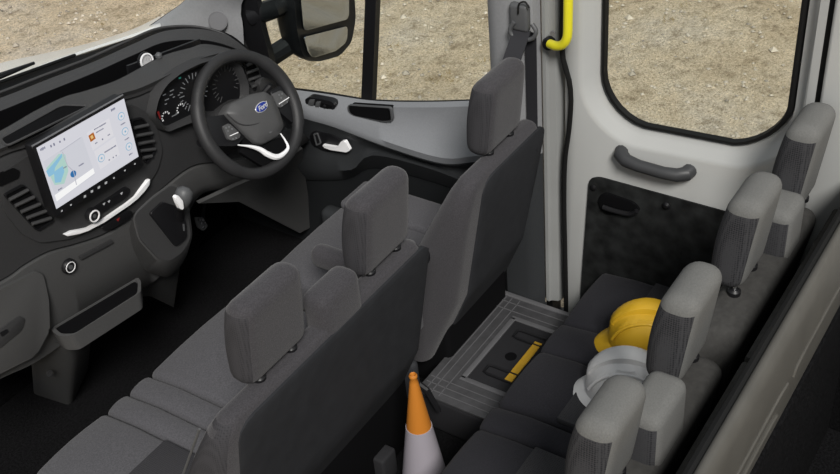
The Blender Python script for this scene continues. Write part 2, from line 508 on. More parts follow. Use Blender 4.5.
# ------------- driver door = door_1
D0 = [(225, 60), (250, 80), (275, 89), (301, 92), (330, 96), (366, 102), (400, 104), (440, 104), (475, 103), (500, 103)]
D1 = [(225, 66), (250, 86), (275, 94), (301, 97), (330, 101), (366, 106), (400, 108), (440, 108), (475, 107), (500, 107)]
D2 = [(225, 82), (250, 95), (275, 103), (303, 112), (325, 118), (344, 124), (391, 142), (442, 157), (472, 156), (510, 150)]
D2b = [(225, 84), (250, 98), (275, 107), (303, 116), (325, 122), (343, 128), (391, 146), (442, 161), (474, 160), (512, 154)]
D3 = [(225, 165), (250, 162), (275, 163), (305, 166), (330, 168), (353, 167), (375, 155), (430, 168), (470, 182), (520, 200)]
D4 = [(225, 175), (245, 170), (258, 173), (275, 176), (320, 178), (348, 176), (375, 165), (430, 178), (470, 192), (520, 210)]
def row(pxs, xs, n=40):
    return catmull([PX(a, b_, x) for (a, b_), x in zip(pxs, xs if isinstance(xs, (list, tuple)) else [xs] * len(pxs))], n)
sh = [.87, .865, .86, .86, .86, .86, .86, .86, .86, .86]
s2 = [.84, .83, .815, .80, .795, .79, .775, .765, .765, .78]
door1 = empty('door_1', (.86, 1.6, FLOOR), kind='structure')
up = solid(grid([row(D0, sh), row(D1, [x - .02 for x in sh]),
     row([(a * .5 + c_ * .5, b_ * .5 + d_ * .5) for (a, b_), (c_, d_) in zip(D1, D2)], [.83, .825, .82, .815, .815, .82, .83, .84, .84, .84]),
     row(D2, s2), row(D2b, [x + .004 for x in s2])]), .012)
child_s('upper_panel', up, 'door_grey', door1, 60, label='light grey upper door panel with sculpted shelf')
mid = solid(grid([row(D2b, [x + .004 for x in s2]),
     row([(a * .75 + c_ * .25, b_ * .75 + d_ * .25) for (a, b_), (c_, d_) in zip(D2b, D3)], .825),
     row([(a * .25 + c_ * .75, b_ * .25 + d_ * .75) for (a, b_), (c_, d_) in zip(D2b, D3)], .818),
     row(D3, .80), row(D4, .86)]), .012)
child_s('middle_panel', mid, 'door_dark', door1, 60, label='dark grey middle door panel')
# lower door skin and pocket
DL = [PX(a, b_, .868) for a, b_ in ((215, 168), (262, 172), (348, 172), (375, 160), (430, 170), (520, 200))]
lowz = [Vector((.868, p.y, FLOOR)) for p in DL]
child_s('lower_panel', solid(grid([lin(DL, 20), lin(lowz, 20)]), .012), 'door_pocket', door1)
pk = [PX(262, 172, .83), PX(352, 180, .83), PX(420, 235, .83), PX(420, 300, .83), PX(318, 240, .83)]
child_s('door_pocket', rbox(.775, .85, 1.15, 1.98, FLOOR + .02, .16, .03), 'door_dark', door1)
# pale edge line of the pocket / kick panel
# switch pack, open bin, inner handle
sw = child_s('switch_pack', plate(xp([(304, 100), (309, 97), (330, 101), (336, 105), (334, 110), (324, 112), (308, 107)], .808), NX, .03, .012, .003), 'plastic_black', door1)
child_s('switch', plate(xp([(309, 100), (314, 100), (313, 106), (308, 105)], .802), NX, .01, .003, .001), 'plastic_grey', sw)
child_s('switch', plate(xp([(316, 102), (320, 102), (319, 107), (315, 107)], .802), NX, .01, .003, .001), 'plastic_grey', sw)
child_s('recess', plate(xp([(321, 103), (332, 106), (331, 109), (320, 109)], .806), NX, .006, .006, .001), 'recess_black', sw)
fr = xp([(347, 105), (391, 108), (393, 121), (384, 122), (353, 116), (348, 112)], .806)
bo = roundpoly(fr, .015)
bn = child_s('bin_frame', ring(bo, inset(bo, .012), NX, .012), 'plastic_grey', door1)
child_s('bin_well', plate(inset(fr, .008), NX, .03, .01), 'recess_black', bn)
hr = child_s('handle_recess', plate(xp([(309, 136), (313, 131), (332, 135), (349, 147), (346, 153), (325, 151), (312, 145)], .800), NX, .03, .012, .003), 'plastic_black', door1)
child_s('door_handle', plate(xp([(322, 145), (337, 147.5), (341, 141.5), (345, 141), (350, 150.5), (346, 152.5), (330, 150), (323, 147.5)], .785), NX, .014, .006, .004), 'satin_silver', hr, label='chrome inner door handle')
bo = xp([(313, 134), (317, 133), (321, 144), (316, 146)], .794)
child_s('lock_button', ring(roundpoly(bo, .006), inset(roundpoly(bo, .006), .006), NX, .006), 'plastic_grey', hr)
child_s('mirror_knob', lathe([(.007, 0), (.007, .006), (.004, .008)], PX(325, 106, .806), Vector((-1, 0, 0)), 12), 'plastic_black', sw)
# window frame, mullion, seal
child_s('belt_seal', tube(catmull([PX(a, b_ - 1.5, .862) for a, b_ in D0], 30), .0085, 6), 'seal_black', door1)
mu = [PX(361, 102, .862), PX(372, 102, .862), PX(376, 0, .862), PX(378, -45, .862), PX(367, -45, .862), PX(365, 0, .862)]
child_s('mullion', plate(mu, NX, .03), 'plastic_black', door1)
rf = [PX(490, 104, .862), PX(503, 104, .862), PX(508, 0, .862), PX(510, -60, .862), PX(499, -60, .862), PX(498, 0, .862), PX(491, 70, .862)]
child_s('window_frame', plate(rf, NX, .03), 'seal_black', door1)
sail = xp([(236, -50), (254, -50), (256, 0), (262, 30), (270, 60), (276, 90), (255, 82), (243, 55), (236, 20)], .865)
child_s('sail_panel', plate(sail, NX, .03, .0, .004), 'plastic_black', door1, label='black corner panel at the mirror')
child_s('sail_seal', tube(catmull(xp([(240, -50), (237, 0), (238, 22), (244, 44), (252, 60)], .855), 20), .012, 8), 'seal_black', door1)
gl = xp([(258, -60), (262, 30), (274, 90), (301, 93), (366, 103), (430, 105), (492, 104), (498, 0), (500, -60)], .868)
S('window_2', plate(gl, NX, .004), 'glass_side', None)

# A pillar trim with round tweeter
a0 = [(275, -110), (232, -45), (190, 0), (170, 15), (150, 29), (128, 44)]
ax = [.80, .80, .80, .78, .74, .68]
a1 = [(300, -110), (262, -45), (241, 0), (243, 25), (244, 44), (246, 62)]
r0 = catmull([PX(a, b_, x) for (a, b_), x in zip(a0, ax)], 24)
r1_ = catmull([PX(a, b_, x) for (a, b_), x in zip(a1, [.845] * 6)], 24)
mid_ = [p.lerp(q, .55) + Vector((-.035, -.01, .005)) for p, q in zip(r0, r1_)]
m2_ = [p.lerp(q, .15) + Vector((-.02, 0, .004)) for p, q in zip(r0, r1_)]
m3_ = [p.lerp(q, .88) + Vector((-.02, -.01, .0)) for p, q in zip(r0, r1_)]
ap = S('trim_6', solid(grid([r0, m2_, mid_, m3_, r1_]), .015), 'pillar_grey', 60)
# tweeter
pc = PX(218, 21, .772)
nrm = Vector((-.72, -.45, .35)).normalized()
child_s('speaker_grille', lathe([(.038, 0), (.039, .003), (.035, .0045), (.034, .003), (.0, .003)], pc, nrm, 28), 'grille_grey', ap)

# windscreen glass
wb0, wb1 = PY(-70, 122, 2.42), PX(148, 31, .74)
wt0 = PY(-70, -90, 2.05); wt1 = PX(232, -45, .80)
bm = solid(grid([[wb0, wb0.lerp(wb1, .5), wb1], [wb0.lerp(wt0, .5), wb0.lerp(wt0, .4).lerp(PX(190, 0, .80), .5), PX(190, 0, .80)], [wt0, wt0.lerp(wt1, .5), wt1]]), .004)
S('window_1', bm, 'glass_front', None)
# glass edge band (black)
S('trim_7', tube(catmull([PX(a - 1, b_ - 1, x) for (a, b_), x in zip(a0[:5], ax)], 20), .008, 6), 'seal_black')
# ================================================================== BONNET
rows = [
    [PY(-60, 80, 2.90), PY(0, 63, 2.90), PY(46, 53, 2.90), PY(93, 42, 2.90), PY(133, 29, 2.90), PY(160, 16, 2.9)],
    [PY(-60, 98, 2.62), PY(0, 81, 2.62), PY(46, 63, 2.62), PY(93, 47, 2.62), PY(133, 34, 2.62), PY(160, 24, 2.62)]]
rows = [catmull(r, 20) for r in rows]
rows.insert(0, [p + Vector((0, .25, -.14)) for p in rows[0]])
rows.insert(0, [p + Vector((0, .15, -.5)) for p in rows[0]])
o = finish('bonnet', solid(grid(rows), .01), 'bonnet_paint', None, 60)
tag(o, 'white painted van bonnet glimpsed beyond the base of the windscreen', 'bonnet')
w = empty('windscreen_wiper', PY(20, 73, 2.60), 'black wiper arm lying at the base of the windscreen', 'wiper')
finish('wiper_arm', tube([PY(-60, 96, 2.585), PY(0, 76, 2.585), PY(34, 63, 2.585)], [.014, .012, .006], 8), 'plastic_black', w)
finish('wiper_blade', tube([PY(-60, 101, 2.57), PY(0, 82, 2.57), PY(75, 55, 2.57)], .006, 6), 'seal_black', w)

# ================================================================== DASHBOARD
YF = 1.95
dash = empty('dashboard', (0, 2.2, FLOOR), 'dark grey van dashboard spanning the cab with screen, vents and open bins', 'dashboard')
def DP(name, bm, m, par=None, smooth=35, label=None, mats=None):
    return finish(name, bm, m, par or dash, smooth, label, mats)
N = 70
def drow(pts, n=N): return catmull([PY(a, b_, y) for a, b_, y in pts], n)
# cowl strip under the glass
c0 = drow([(-70, 104, 2.6), (0, 83, 2.6), (46, 66, 2.6), (93, 51, 2.58), (133, 37, 2.53), (160, 27, 2.48), (198, 26, 2.4), (229, 34, 2.26), (248, 48, 2.15)])
c1 = drow([(-70, 122, 2.36), (0, 98, 2.36), (46, 80, 2.36), (93, 62, 2.36), (133, 44, 2.36), (165, 31, 2.36), (200, 29, 2.31), (228, 36, 2.23), (247, 49, 2.13)])
DP('windscreen_cowl', solid(grid([c0, c1]), .01), 'recess_black')
DP('cowl_bead', tube([p + Vector((0, .03, .005)) for p in c1], .005, 6), 'dash_pad')
# far ridge
f0 = drow([(-70, 124, 2.35), (0, 100, 2.35), (46, 82, 2.35), (93, 64, 2.35), (133, 46, 2.35), (165, 33, 2.35), (200, 31, 2.30), (228, 38, 2.22), (247, 50, 2.12)])
f1 = drow([(-70, 132, 2.29), (0, 106, 2.29), (46, 87, 2.29), (93, 68, 2.29), (133, 51, 2.29), (165, 38.5, 2.29), (205, 37, 2.25), (231, 43, 2.18), (248, 54, 2.08)])
f2 = drow([(-70, 138, 2.27), (0, 111, 2.27), (46, 92, 2.27), (93, 73, 2.27), (133, 55, 2.27), (165, 42, 2.27), (203, 40, 2.23), (232, 47, 2.12), (248, 56.5, 2.05)])
# near pad far edge and near edge
n0 = drow([(-70, 166, 2.07), (0, 131, 2.08), (35, 111, 2.09), (64, 97, 2.11), (85, 91, 2.12), (115, 81, 2.12), (140, 68, 2.12), (165, 55, 2.12), (190, 48, 2.12), (205, 44, 2.12), (230, 49, 2.09), (247, 58, 2.03)])
n1 = drow([(-70, 170, 2.03), (0, 135, 2.04), (35, 115, 2.05), (64, 101, 2.06), (85, 95, 2.07), (115, 85, 2.08), (140, 72, 2.08), (165, 60, 2.08), (190, 52, 2.08), (205, 48, 2.08), (230, 51, 2.06), (246, 60, 2.0)])
n2 = drow([(-70, 186, 1.93), (0, 149, 1.93), (32, 138, 1.93), (64, 122, 1.93), (95, 107, 1.93), (121, 94, 1.93), (140, 88, 1.93), (166, 76, 1.93), (190, 63, 1.93), (212, 55, 1.93), (232, 52, 1.93), (243, 60, 1.93)])
n3 = drow([(-70, 190, 1.94), (0, 153, 1.94), (32, 142, 1.94), (64, 126, 1.94), (95, 111, 1.94), (121, 98, 1.94), (140, 92, 1.94), (166, 80, 1.94), (190, 67, 1.94), (212, 59, 1.94), (232, 57, 1.94), (243, 64, 1.94)])
dn = Vector((0, 0, -.10))
DP('top_ridge', solid(grid([c1, f0, f1, f2]), .006), 'dash_pad')
well0 = [p + dn for p in f2]; well1 = [p + dn * .9 for p in n0]
DP('storage_bin', solid(grid([f2, [p + Vector((0, .004, 0)) for p in well0], [p + dn * 1.0 for p in n0], n0]), .004), 'recess_black', label='open black storage bin in the dashboard top')
DP('top_pad', solid(grid([n0, n1, n2, n3]), .008), 'dash_pad', smooth=50)
# small open tray in the pad over the screen
tr = [(1, 140), (60, 104), (72, 103), (88, 106), (30, 138), (8, 147)]
tz = [PY(0, 139, 2.0), PY(61, 105, 2.0), PY(89, 106, 1.965), PY(40, 130, 1.925), PY(7, 146, 1.925)]
tl = roundpoly(tz, .02)
DP('coin_tray', plate(tz, (0, -.25, 1), .012, .02), 'recess_black')
DP('tray_rim', tube(tl + [tl[0]], .0035, 6), 'dash_pad')
# devices in the bin: round socket and small pod
DP('bin_wall', plate([PY(128, 66, 2.17), PY(200, 39, 2.17), PY(202, 50, 2.17), PY(130, 80, 2.17)], NY, .01), 'plastic_black')
lc = PY(144, 61, 2.165)
o = DP('power_socket', lathe([(.030, 0), (.033, .004), (.033, .012), (.024, .014), (.022, .003), (.0, .003)], lc, Vector((0, -1, .15)), 24), 'plastic_black')
DP('socket_ring', lathe([(.024, .012), (.029, .013), (.029, .018), (.024, .018), (.024, .012)], lc, Vector((0, -1, .15)), 24), 'satin_silver', o)
DP('light_sensor', lathe([(.012, 0), (.012, .010), (.006, .016)], PY(159, 57, 2.115), Vector((0, 0, 1)), 12), 'plastic_grey')

# fascia (front face of the dashboard)
g0 = [p + Vector((0, .035, 0)) for p in n3]
g1 = drow([(-70, 200, YF), (0, 163, YF), (32, 152, YF), (64, 136, YF), (95, 121, YF), (121, 108, YF), (140, 100, YF), (166, 88, YF), (190, 75, YF), (212, 66, YF), (232, 64, YF), (246, 70, YF)])
g3 = drow([(-70, 312, YF), (0, 278, YF), (22, 263, YF), (46, 250, YF), (75, 242, YF), (105, 231, YF), (135, 210, YF), (160, 187, YF), (190, 165, YF), (220, 160, YF), (255, 150, YF), (285, 125, YF)])
g3b = [p + Vector((0, .012, -.006)) for p in g3]
g3c = [p + Vector((0, -.012, -.014)) for p in g3]
g2 = [p.lerp(q, .5) + Vector((0, -.005, 0)) for p, q in zip(g1, g3)]
DP('fascia', solid(grid([n3, g0, g1, g2, g3]), .01), 'dash_dark', smooth=50)
# lower dashboard
l1 = drow([(-70, 345, 1.935), (0, 312, 1.935), (40, 290, 1.935), (75, 282, 1.935), (105, 268, 1.935), (135, 250, 1.935), (165, 228, 1.935), (195, 190, 1.935), (225, 180, 1.935), (258, 165, 1.935), (290, 140, 1.935), (300, 130, 1.935)])
l2 = drow([(-70, 415, 1.97), (0, 379, 1.97), (36, 362, 1.97), (75, 335, 1.99), (105, 312, 1.99), (138, 292, 1.99), (168, 266, 1.98), (196, 200, 1.98), (228, 187, 1.97), (262, 172, 1.97), (296, 150, 1.97), (310, 140, 1.97)])
l3 = [p + Vector((0, .05, -.03)) for p in l2]
l4 = [p + Vector((0, .45, .05)) for p in l2]
DP('lower_dash', solid(grid([g3b, g3c, l1, l2, l3, l4]), .01), 'dash_low', smooth=45)
# driver end cap of the lower dash running down to the sill
DP('knee_bolster', solid(grid([drow([(196, 201, 1.975), (228, 186, 1.965), (262, 170, 1.965), (300, 146, 1.97)], 20), drow([(236, 200, 2.02), (250, 196, 2.04), (266, 186, 2.06), (300, 160, 2.08)], 20), drow([(297, 232, 2.12), (301, 230, 2.12), (305, 228, 2.13), (310, 224, 2.14)], 20)]), .015), 'dash_low')

# raised centre panel around the screen and vents
cp = [(-6, 178), (10, 168), (28, 156), (60, 139), (90, 124), (122, 108), (134, 105), (146, 112), (157, 128), (163, 150), (158, 170), (146, 188), (120, 212), (95, 229), (70, 239), (40, 243), (22, 234), (6, 214)]
cpo = DP('centre_panel', plate(yp(cp, 1.930), NY, .03, .02, .008), 'dash_dark')
# passenger grab recess / cap vent
DP('demist_vent', plate(yp([(-4, 176), (14, 168), (20, 171), (19, 178), (0, 187)], 1.926), NY, .01, .006), 'recess_black', cpo)
def vent(poly, y, slat_px, name='air_vent'):
    v = DP(name, plate(yp(poly, y), NY, .012, .012), 'recess_black')
    bo = roundpoly(yp(poly, y - .004), .012)
    DP('vent_frame', ring(bo, inset(bo, .006), NY, .008), 'plastic_black', v)
    for a, b_ in slat_px:
        p, q = PY(*a, y - .006), PY(*b_, y - .006)
        DP('slat', tube([p, q], .006, 6, sx=1.0), 'dash_pad', v)
    return v
vent([(4, 195), (24, 184), (55, 221), (38, 232)], 1.926, [((9, 200), (28, 190)), ((15, 206), (34, 197)), ((21, 212), (40, 204)), ((27, 218), (46, 211)), ((32, 224), (51, 218))])
vent([(131, 120), (143, 117), (151, 130), (156, 152), (147, 165), (139, 152)], 1.926, [((134, 128), (148, 125)), ((136, 136), (152, 133)), ((138, 144), (154, 141)), ((140, 151), (155, 149)), ((143, 158), (152, 156))])
vent([(243, 60), (250, 57), (258, 66), (262, 80), (255, 92), (248, 84)], 1.938, [((246, 66), (254, 62)), ((247, 73), (258, 69)), ((249, 80), (260, 76)), ((252, 87), (259, 84))])

mat('dial_white', (0.3, 0.3, 0.3), 0.5, emit=(0.8, 0.85, 0.9), estr=0.14)
# ---- touchscreen
scn = DP('touchscreen', plate(yp([(32, 147), (123, 95.5), (142, 163), (55, 218)], 1.885), NY, .035, .006, .003), 'plastic_black', label='wide touchscreen showing a map and media tiles')
tb = yp([(32, 147), (123, 95.5)], 1.883)
DP('screen_edge', tube([tb[0] + Vector((0, 0, .002)), tb[1] + Vector((0, 0, .002))], .0028, 6), 'alu_edge', scn)
ys = 1.8842
DP('display', plate(yp([(36.5, 148), (124, 98.5), (138.6, 156.5), (56.5, 209)], ys), NY, .002), 'screen_base', scn)
disp = scn
def el(name, poly, m, d=0.0):
    return DP(name, plate(yp(poly, ys - .0012 - d), NY, .0008), m, scn, None)
def uv(u, v):
    a, b_, c_, d_ = (36.5, 148), (124, 98.5), (138.6, 156.5), (56.5, 209)
    return tuple((1 - v) * ((1 - u) * a[i] + u * b_[i]) + v * ((1 - u) * d_[i] + u * c_[i]) for i in (0, 1))
def uvp(*l): return [uv(*p) for p in l]
el('map', uvp((.02, .24), (.48, .20), (.50, .86), (.03, .90)), 'screen_map')
el('map_shore', uvp((.03, .36), (.20, .26), (.26, .32), (.24, .58), (.16, .72), (.06, .66)), 'screen_green', .0004)
el('map_water', uvp((.02, .40), (.10, .36), (.23, .28), (.22, .33), (.12, .42), (.10, .47), (.20, .46), (.20, .55), (.13, .67), (.07, .63), (.09, .50), (.03, .50)), 'screen_water', .0008)
rd = bmesh.new()
for A, B in (((.24, .26), (.25, .50)), ((.25, .50), (.29, .62)), ((.29, .62), (.28, .84)), ((.22, .24), (.46, .21))):
    p, q = PY(*uv(*A), ys - .003), PY(*uv(*B), ys - .003)
    tube([p, q], .0016, 4, bm=rd)
DP('map_road', rd, 'screen_road', scn)
DP('map_pin', lathe([(.011, 0), (.011, .001)], PY(*uv(.28, .66), ys - .0025), Vector((0, -1, 0)), 20), 'screen_blue', scn, None)
el('map_bar', uvp((.03, .80), (.50, .755), (.50, .84), (.03, .90)), 'screen_white', .0012)
el('media_card', uvp((.54, .20), (.80, .17), (.80, .46), (.55, .50)), 'screen_card')
a_ = el('album_art', uvp((.545, .25), (.605, .24), (.61, .35), (.55, .36)), 'screen_art', .0008)
el('album_centre', uvp((.562, .275), (.588, .27), (.592, .32), (.566, .325)), 'screen_artcore', .0012)
el('phone_card', uvp((.56, .53), (.81, .50), (.81, .80), (.57, .84)), 'screen_card')
def cring(u, v, r=.0135):
    c_ = PY(*uv(u, v), ys - .0025)
    o = DP('round_icon', lathe([(r, 0), (r, .001)], c_, Vector((0, -1, 0)), 20), 'screen_ring', scn, None)
    DP('icon_face', lathe([(r - .0025, .001), (r - .0025, .0016)], c_, Vector((0, -1, 0)), 20), 'screen_card', o, None)
    DP('icon_glyph', lathe([(r * .3, .0016), (r * .3, .0021)], c_, Vector((0, -1, 0)), 6), 'screen_ring', o, None)
cring(.925, .24); cring(.925, .50); cring(.925, .76); cring(.61, .68)
def marks(items, m, name, h=.022, d=.002):
    for u0, u1, v in items:
        bm = bmesh.new()
        n_ = max(1, int((u1 - u0) / .012))
        for k in range(n_):
            ua = u0 + (u1 - u0) * k / n_; ub = ua + (u1 - u0) / n_ * .72
            hh = h * random.uniform(.6, 1)
            plate(yp(uvp((ua, v - hh), (ub, v - hh), (ub, v + hh), (ua, v + hh)), ys - d), NY, .0006, bm=bm)
        DP(name, bm, m, scn, None)
marks([(.03, .09, .06), (.14, .16, .09), (.175, .195, .09), (.24, .26, .10), (.29, .31, .10), (.84, .89, .07)], 'screen_text', 'status_line')
marks([(.63, .72, .27), (.62, .76, .21), (.59, .62, .42), (.67, .69, .42), (.74, .77, .41), (.66, .80, .63), (.90, .955, .37), (.90, .955, .63), (.905, .95, .89), (.68, .70, .78), (.73, .745, .78), (.765, .78, .78)], 'screen_text', 'tile_text', .012)
marks([(.08, .095, .845), (.14, .155, .835), (.25, .34, .815), (.27, .33, .85), (.38, .40, .80), (.44, .47, .79), (.08, .13, .76), (.36, .42, .60), (.20, .24, .50)], 'screen_text', 'map_text', .012)
for k, (a, b_) in enumerate([(62, 211), (71, 205), (85, 196.5), (92, 191.5), (99, 187.5), (106, 183), (114, 178), (125, 170.5), (135, 164)]):
    s = 1.1 if k in (2, 3, 4, 5) else .7
    DP('climate_icon', plate(yp([(a - s, b_ - s * .6), (a + s, b_ - s * 1.6), (a + s, b_ + s * .5), (a - s, b_ + s * 1.3)], 1.8838), NY, .0006), 'dial_white', scn, None)

# ---- control strip, knob, silver trim, hazard button
st = DP('button_strip', plate(yp([(85, 216), (93, 209), (126, 187), (131, 189), (128, 197), (96, 217), (90, 221)], 1.922), NY, .012, .008, .002), 'plastic_black')
for a, b_ in ((104, 204), (109, 201.5), (121.5, 193.5)):
    DP('button_icon', plate(yp([(a - 1.3, b_), (a + 1.3, b_ - 1.6), (a + .3, b_ + 1.4)], 1.9195), NY, .001), 'dial_white', st, None)
kn = PY(90.5, 214.5, 1.921)
k_ = DP('volume_knob', lathe([(.024, 0), (.024, .010), (.021, .018), (.0, .018)], kn, Vector((0, -1, 0)), 28), 'plastic_black')
DP('knob_ring', lathe([(.0165, .0175), (.0205, .0175), (.0205, .021), (.0165, .021), (.0165, .0175)], kn, Vector((0, -1, 0)), 28), 'satin_silver', k_)
DP('knob_icon', lathe([(.007, .018), (.007, .020)], kn, Vector((0, -1, 0)), 6), 'plastic_grey', k_)
sv = [(65, 235), (72, 231.5), (80, 230), (88, 228.5), (104, 220), (128, 203.5), (136, 197), (141, 190), (148, 180.5), (150.5, 179.5), (150, 185), (145, 191), (138, 198.5), (130, 205), (105, 222), (88, 231), (80, 234.5), (68, 236.5)]
DP('silver_trim', plate(yp(sv, 1.918), NY, .014, 0, .003), 'satin_silver', label='curved satin silver trim strip')
hz = DP('hazard_panel', plate(yp([(101, 228), (112, 221), (128, 210), (133, 212), (130, 219), (112, 229), (104, 230)], 1.922), NY, .012, .006, .002), 'plastic_black')
DP('hazard_symbol', plate(yp([(116.5, 219.5), (120, 217.5), (118.3, 221.5)], 1.9205), NY, .001), 'icon_red', hz, None)

# ---- lower passenger dash : power socket, glovebox, shelf tray, pedestal
sc_ = PY(68, 266, 1.931)
s_ = DP('push_socket', lathe([(.026, 0), (.026, .006), (.022, .012), (.0, .012)], sc_, Vector((0, -1, 0)), 28), 'plastic_black')
DP('socket_ring', lathe([(.0165, .0115), (.0185, .0115), (.0185, .014), (.0165, .014), (.0165, .0115)], sc_, Vector((0, -1, 0)), 28), 'satin_silver', s_)
DP('socket_core', lathe([(.008, .012), (.008, .0145)], sc_, Vector((0, -1, 0)), 12), 'plastic_grey', s_)
DP('slot_strip', plate(yp([(80, 257), (112, 240), (113, 243), (81, 260)], 1.927), NY, .008), 'dash_dark')
gb = DP('glovebox_lid', plate(yp([(-60, 318), (0, 290), (38, 271), (44, 276), (49, 300), (50, 330), (36, 356), (0, 374), (-60, 405)], 1.925), NY, .02, .015, .004), 'dash_low')
gh_ = DP('glovebox_handle', plate(yp([(-6, 334), (20, 316), (25, 319), (22, 330), (0, 348), (-8, 350)], 1.920), NY, .012, .006, .002), 'dash_dark', gb)
DP('latch', plate(yp([(0, 333), (7, 329), (9, 332), (2, 337)], 1.918), NY, .004, .003), 'plastic_black', gh_)
# door shelf tray: hollow box
tro = zp([(50, 329), (138, 277), (141, 281), (141, 292), (72, 336), (58, 336)], .56)
ro = roundpoly(tro, .014); n_ = len(ro)
ri = inset(ro, .013)
ri2 = [p + Vector((0, 0, -.060)) for p in inset(ro, .020)]
rb = [Vector((p.x, p.y, .492)) for p in inset(ro, .010)]
bm = grid([rb, ro, ri, ri2], closed=True)
bm.verts.ensure_lookup_table()
bm.faces.new(bm.verts[0:n_]); bm.faces.new(bm.verts[3 * n_:4 * n_])
ty = DP('shelf_tray', bm, 'dash_low')
DP('tray_mat', plate([q + Vector((0, 0, -.006)) for q in inset(ro, .016)], NZ, .004), 'recess_black', ty)
# foot pedestal
def pyz(a, b_, y): return PY(a, b_, y)
top = [PY(24, 350, 2.00), PY(72, 338, 1.96), PY(112, 316, 2.00), PY(60, 325, 2.14)]
mid4 = [PY(29, 366, 2.10), PY(74, 362, 2.04), PY(93, 340, 2.08), PY(60, 345, 2.24)]
bot = [PZ(31, 393, FLOOR + .0), PZ(71, 406, FLOOR + .0), PZ(90, 366, FLOOR + .0), PZ(62, 356, FLOOR)]
rp = [roundpoly(q, .03, 3) for q in (top, mid4, bot)]
bm = grid(rp, closed=True)
DP('pedestal', bm, 'dash_low', smooth=60)
DP('pedestal_cap', lathe([(.012, 0), (.012, .004), (.0, .004)], PY(49, 373, 2.085), Vector((0, -1, .1)), 12), 'dash_dark')
# right hand foot of the centre stack
top = [PY(120, 292, 1.99), PY(150, 276, 1.98), PY(185, 240, 2.0), PY(160, 250, 2.2)]
bot = [PY(137, 297, 2.12), PY(150, 296, 2.12), PY(175, 308, 2.18), PY(165, 290, 2.3)]
DP('console_foot', grid([roundpoly(top, .02, 3), roundpoly(bot, .02, 3)], closed=True), 'dash_low', smooth=60)

# ---- gear console
gp = [(132, 215), (152, 196), (172, 182), (187, 190), (191, 222), (193, 238), (184, 254), (170, 264), (158, 262), (138, 240)]
gc = DP('gear_console', grid([roundpoly(yp([(128, 226), (150, 200), (176, 186), (188, 196), (190, 230), (189, 252), (180, 268), (168, 278), (146, 272), (132, 250)], 1.95), .03),
     roundpoly(yp(gp, 1.80), .03), roundpoly(inset(yp(gp, 1.796), .012), .02)], closed=True), 'dash_low', smooth=60)
gpi = roundpoly(inset(yp(gp, 1.790), .010), .02)
DP('gear_surround', plate(gpi, NY, .006), 'dash_pad', gc)
DP('gear_plate', plate(yp([(150, 214), (163, 202), (176, 206), (186, 222), (187, 238), (176, 247)], 1.780), NY, .008, .012, .002), 'plastic_black', gc)
DP('gear_icons', plate(yp([(183, 224), (184.5, 224), (185, 231), (183.5, 231)], 1.776), NY, .002), 'plastic_grey', gc, None)

gl_ = empty('gear_lever', PY(178, 214, 1.79), 'grey topped gear lever standing in the centre console', 'gear lever')
base = PY(178, 216, 1.79); kb = PY(183, 200, 1.72)
finish('lever_shaft', tube([base, base.lerp(kb, .5), kb], [.022, .014, .012], 12), 'plastic_black', gl_)
kx, ky, kz = kb
def kf(p): return p
bm = tube([PY(181, 207, 1.725), PY(182, 202, 1.715), PY(183.5, 196, 1.705), PY(185, 190, 1.70), PY(186, 187, 1.70)], [.018, .026, .030, .026, .012], 16)
finish('lever_knob', bm, 'plastic_grey', gl_, 80)
finish('knob_inlay', plate(yp([(175, 197), (178, 195), (183, 201), (184, 210), (180, 209), (177, 203)], 1.678), NY, .012, .006, .003), 'satin_silver', gl_)

# pedal
pd = empty('pedal', PY(200, 222, 2.2), 'small metal studded pedal in the dark driver footwell', 'pedal')
finish('pedal_pad', plate([PY(195, 217, 2.2), PY(203, 217, 2.2), PY(208, 226, 2.19), PY(204, 231, 2.19), PY(198, 227, 2.19)], (0, -.9, .4), .01, .006, .002), 'plastic_grey', pd)
bm = bmesh.new()
for a, b_ in ((199, 220), (202, 220), (201, 223.5), (204.5, 223.5), (203, 227)):
    lathe([(.006, 0), (.005, .004)], PY(a, b_, 2.188), Vector((0, -.9, .4)), 8, bm=bm)
finish('pedal_studs', bm, 'chrome', pd)
finish('pedal_arm', tube([PY(202, 222, 2.215), PY(203, 216, 2.26), PY(205, 200, 2.34)], .008, 8), 'plastic_black', pd)

# ---- instrument cluster and column
cl = [(155, 115), (160, 96), (168, 84), (182, 74), (200, 66), (220, 61), (236, 66), (244, 84), (244, 100), (225, 112), (200, 114), (182, 122), (167, 129)]
co = roundpoly(yp(cl, 1.915), .02)
ic = DP('instrument_cluster', plate(yp(cl, 1.93), NY, .02, .02), 'plastic_black')
DP('cluster_hood', grid([[p + Vector((0, .03, 0)) + (p - sum(co, Vector()) / len(co)).normalized() * .022 for p in co], [p + Vector((0, -.012, 0)) + (p - sum(co, Vector()) / len(co)).normalized() * .014 for p in co], co, inset([p + Vector((0, .018, 0)) for p in co], .006)], closed=True), 'dash_dark', ic)
DP('warning_lamp', plate(yp([(157, 112), (159, 111), (161, 119), (160, 119)], 1.928), NY, .001), 'icon_red', ic, None)
DP('indicator_lamp', plate(yp([(179, 77.5), (181, 77), (181, 78.5), (179, 79)], 1.928), NY, .001), 'icon_teal', ic, None)
def dial(cx, cy, r, a0, a1, n_, name, m='dial_grey', tw=.0016):
    c_ = PY(cx, cy, 1.927); bm = bmesh.new()
    for k in range(n_):
        a = math.radians(a0 + (a1 - a0) * k / (n_ - 1)); d = Vector((math.cos(a), 0, math.sin(a)))
        t_ = Vector((-math.sin(a), 0, math.cos(a))) * tw
        r1 = r * (.80 if k % 2 else .68)
        plate([c_ + d * r - t_, c_ + d * r + t_, c_ + d * r1 + t_, c_ + d * r1 - t_], NY, .001, bm=bm)
    DP(name, bm, m, ic, None)
dial(194, 92, .068, -40, 230, 19, 'rev_counter')
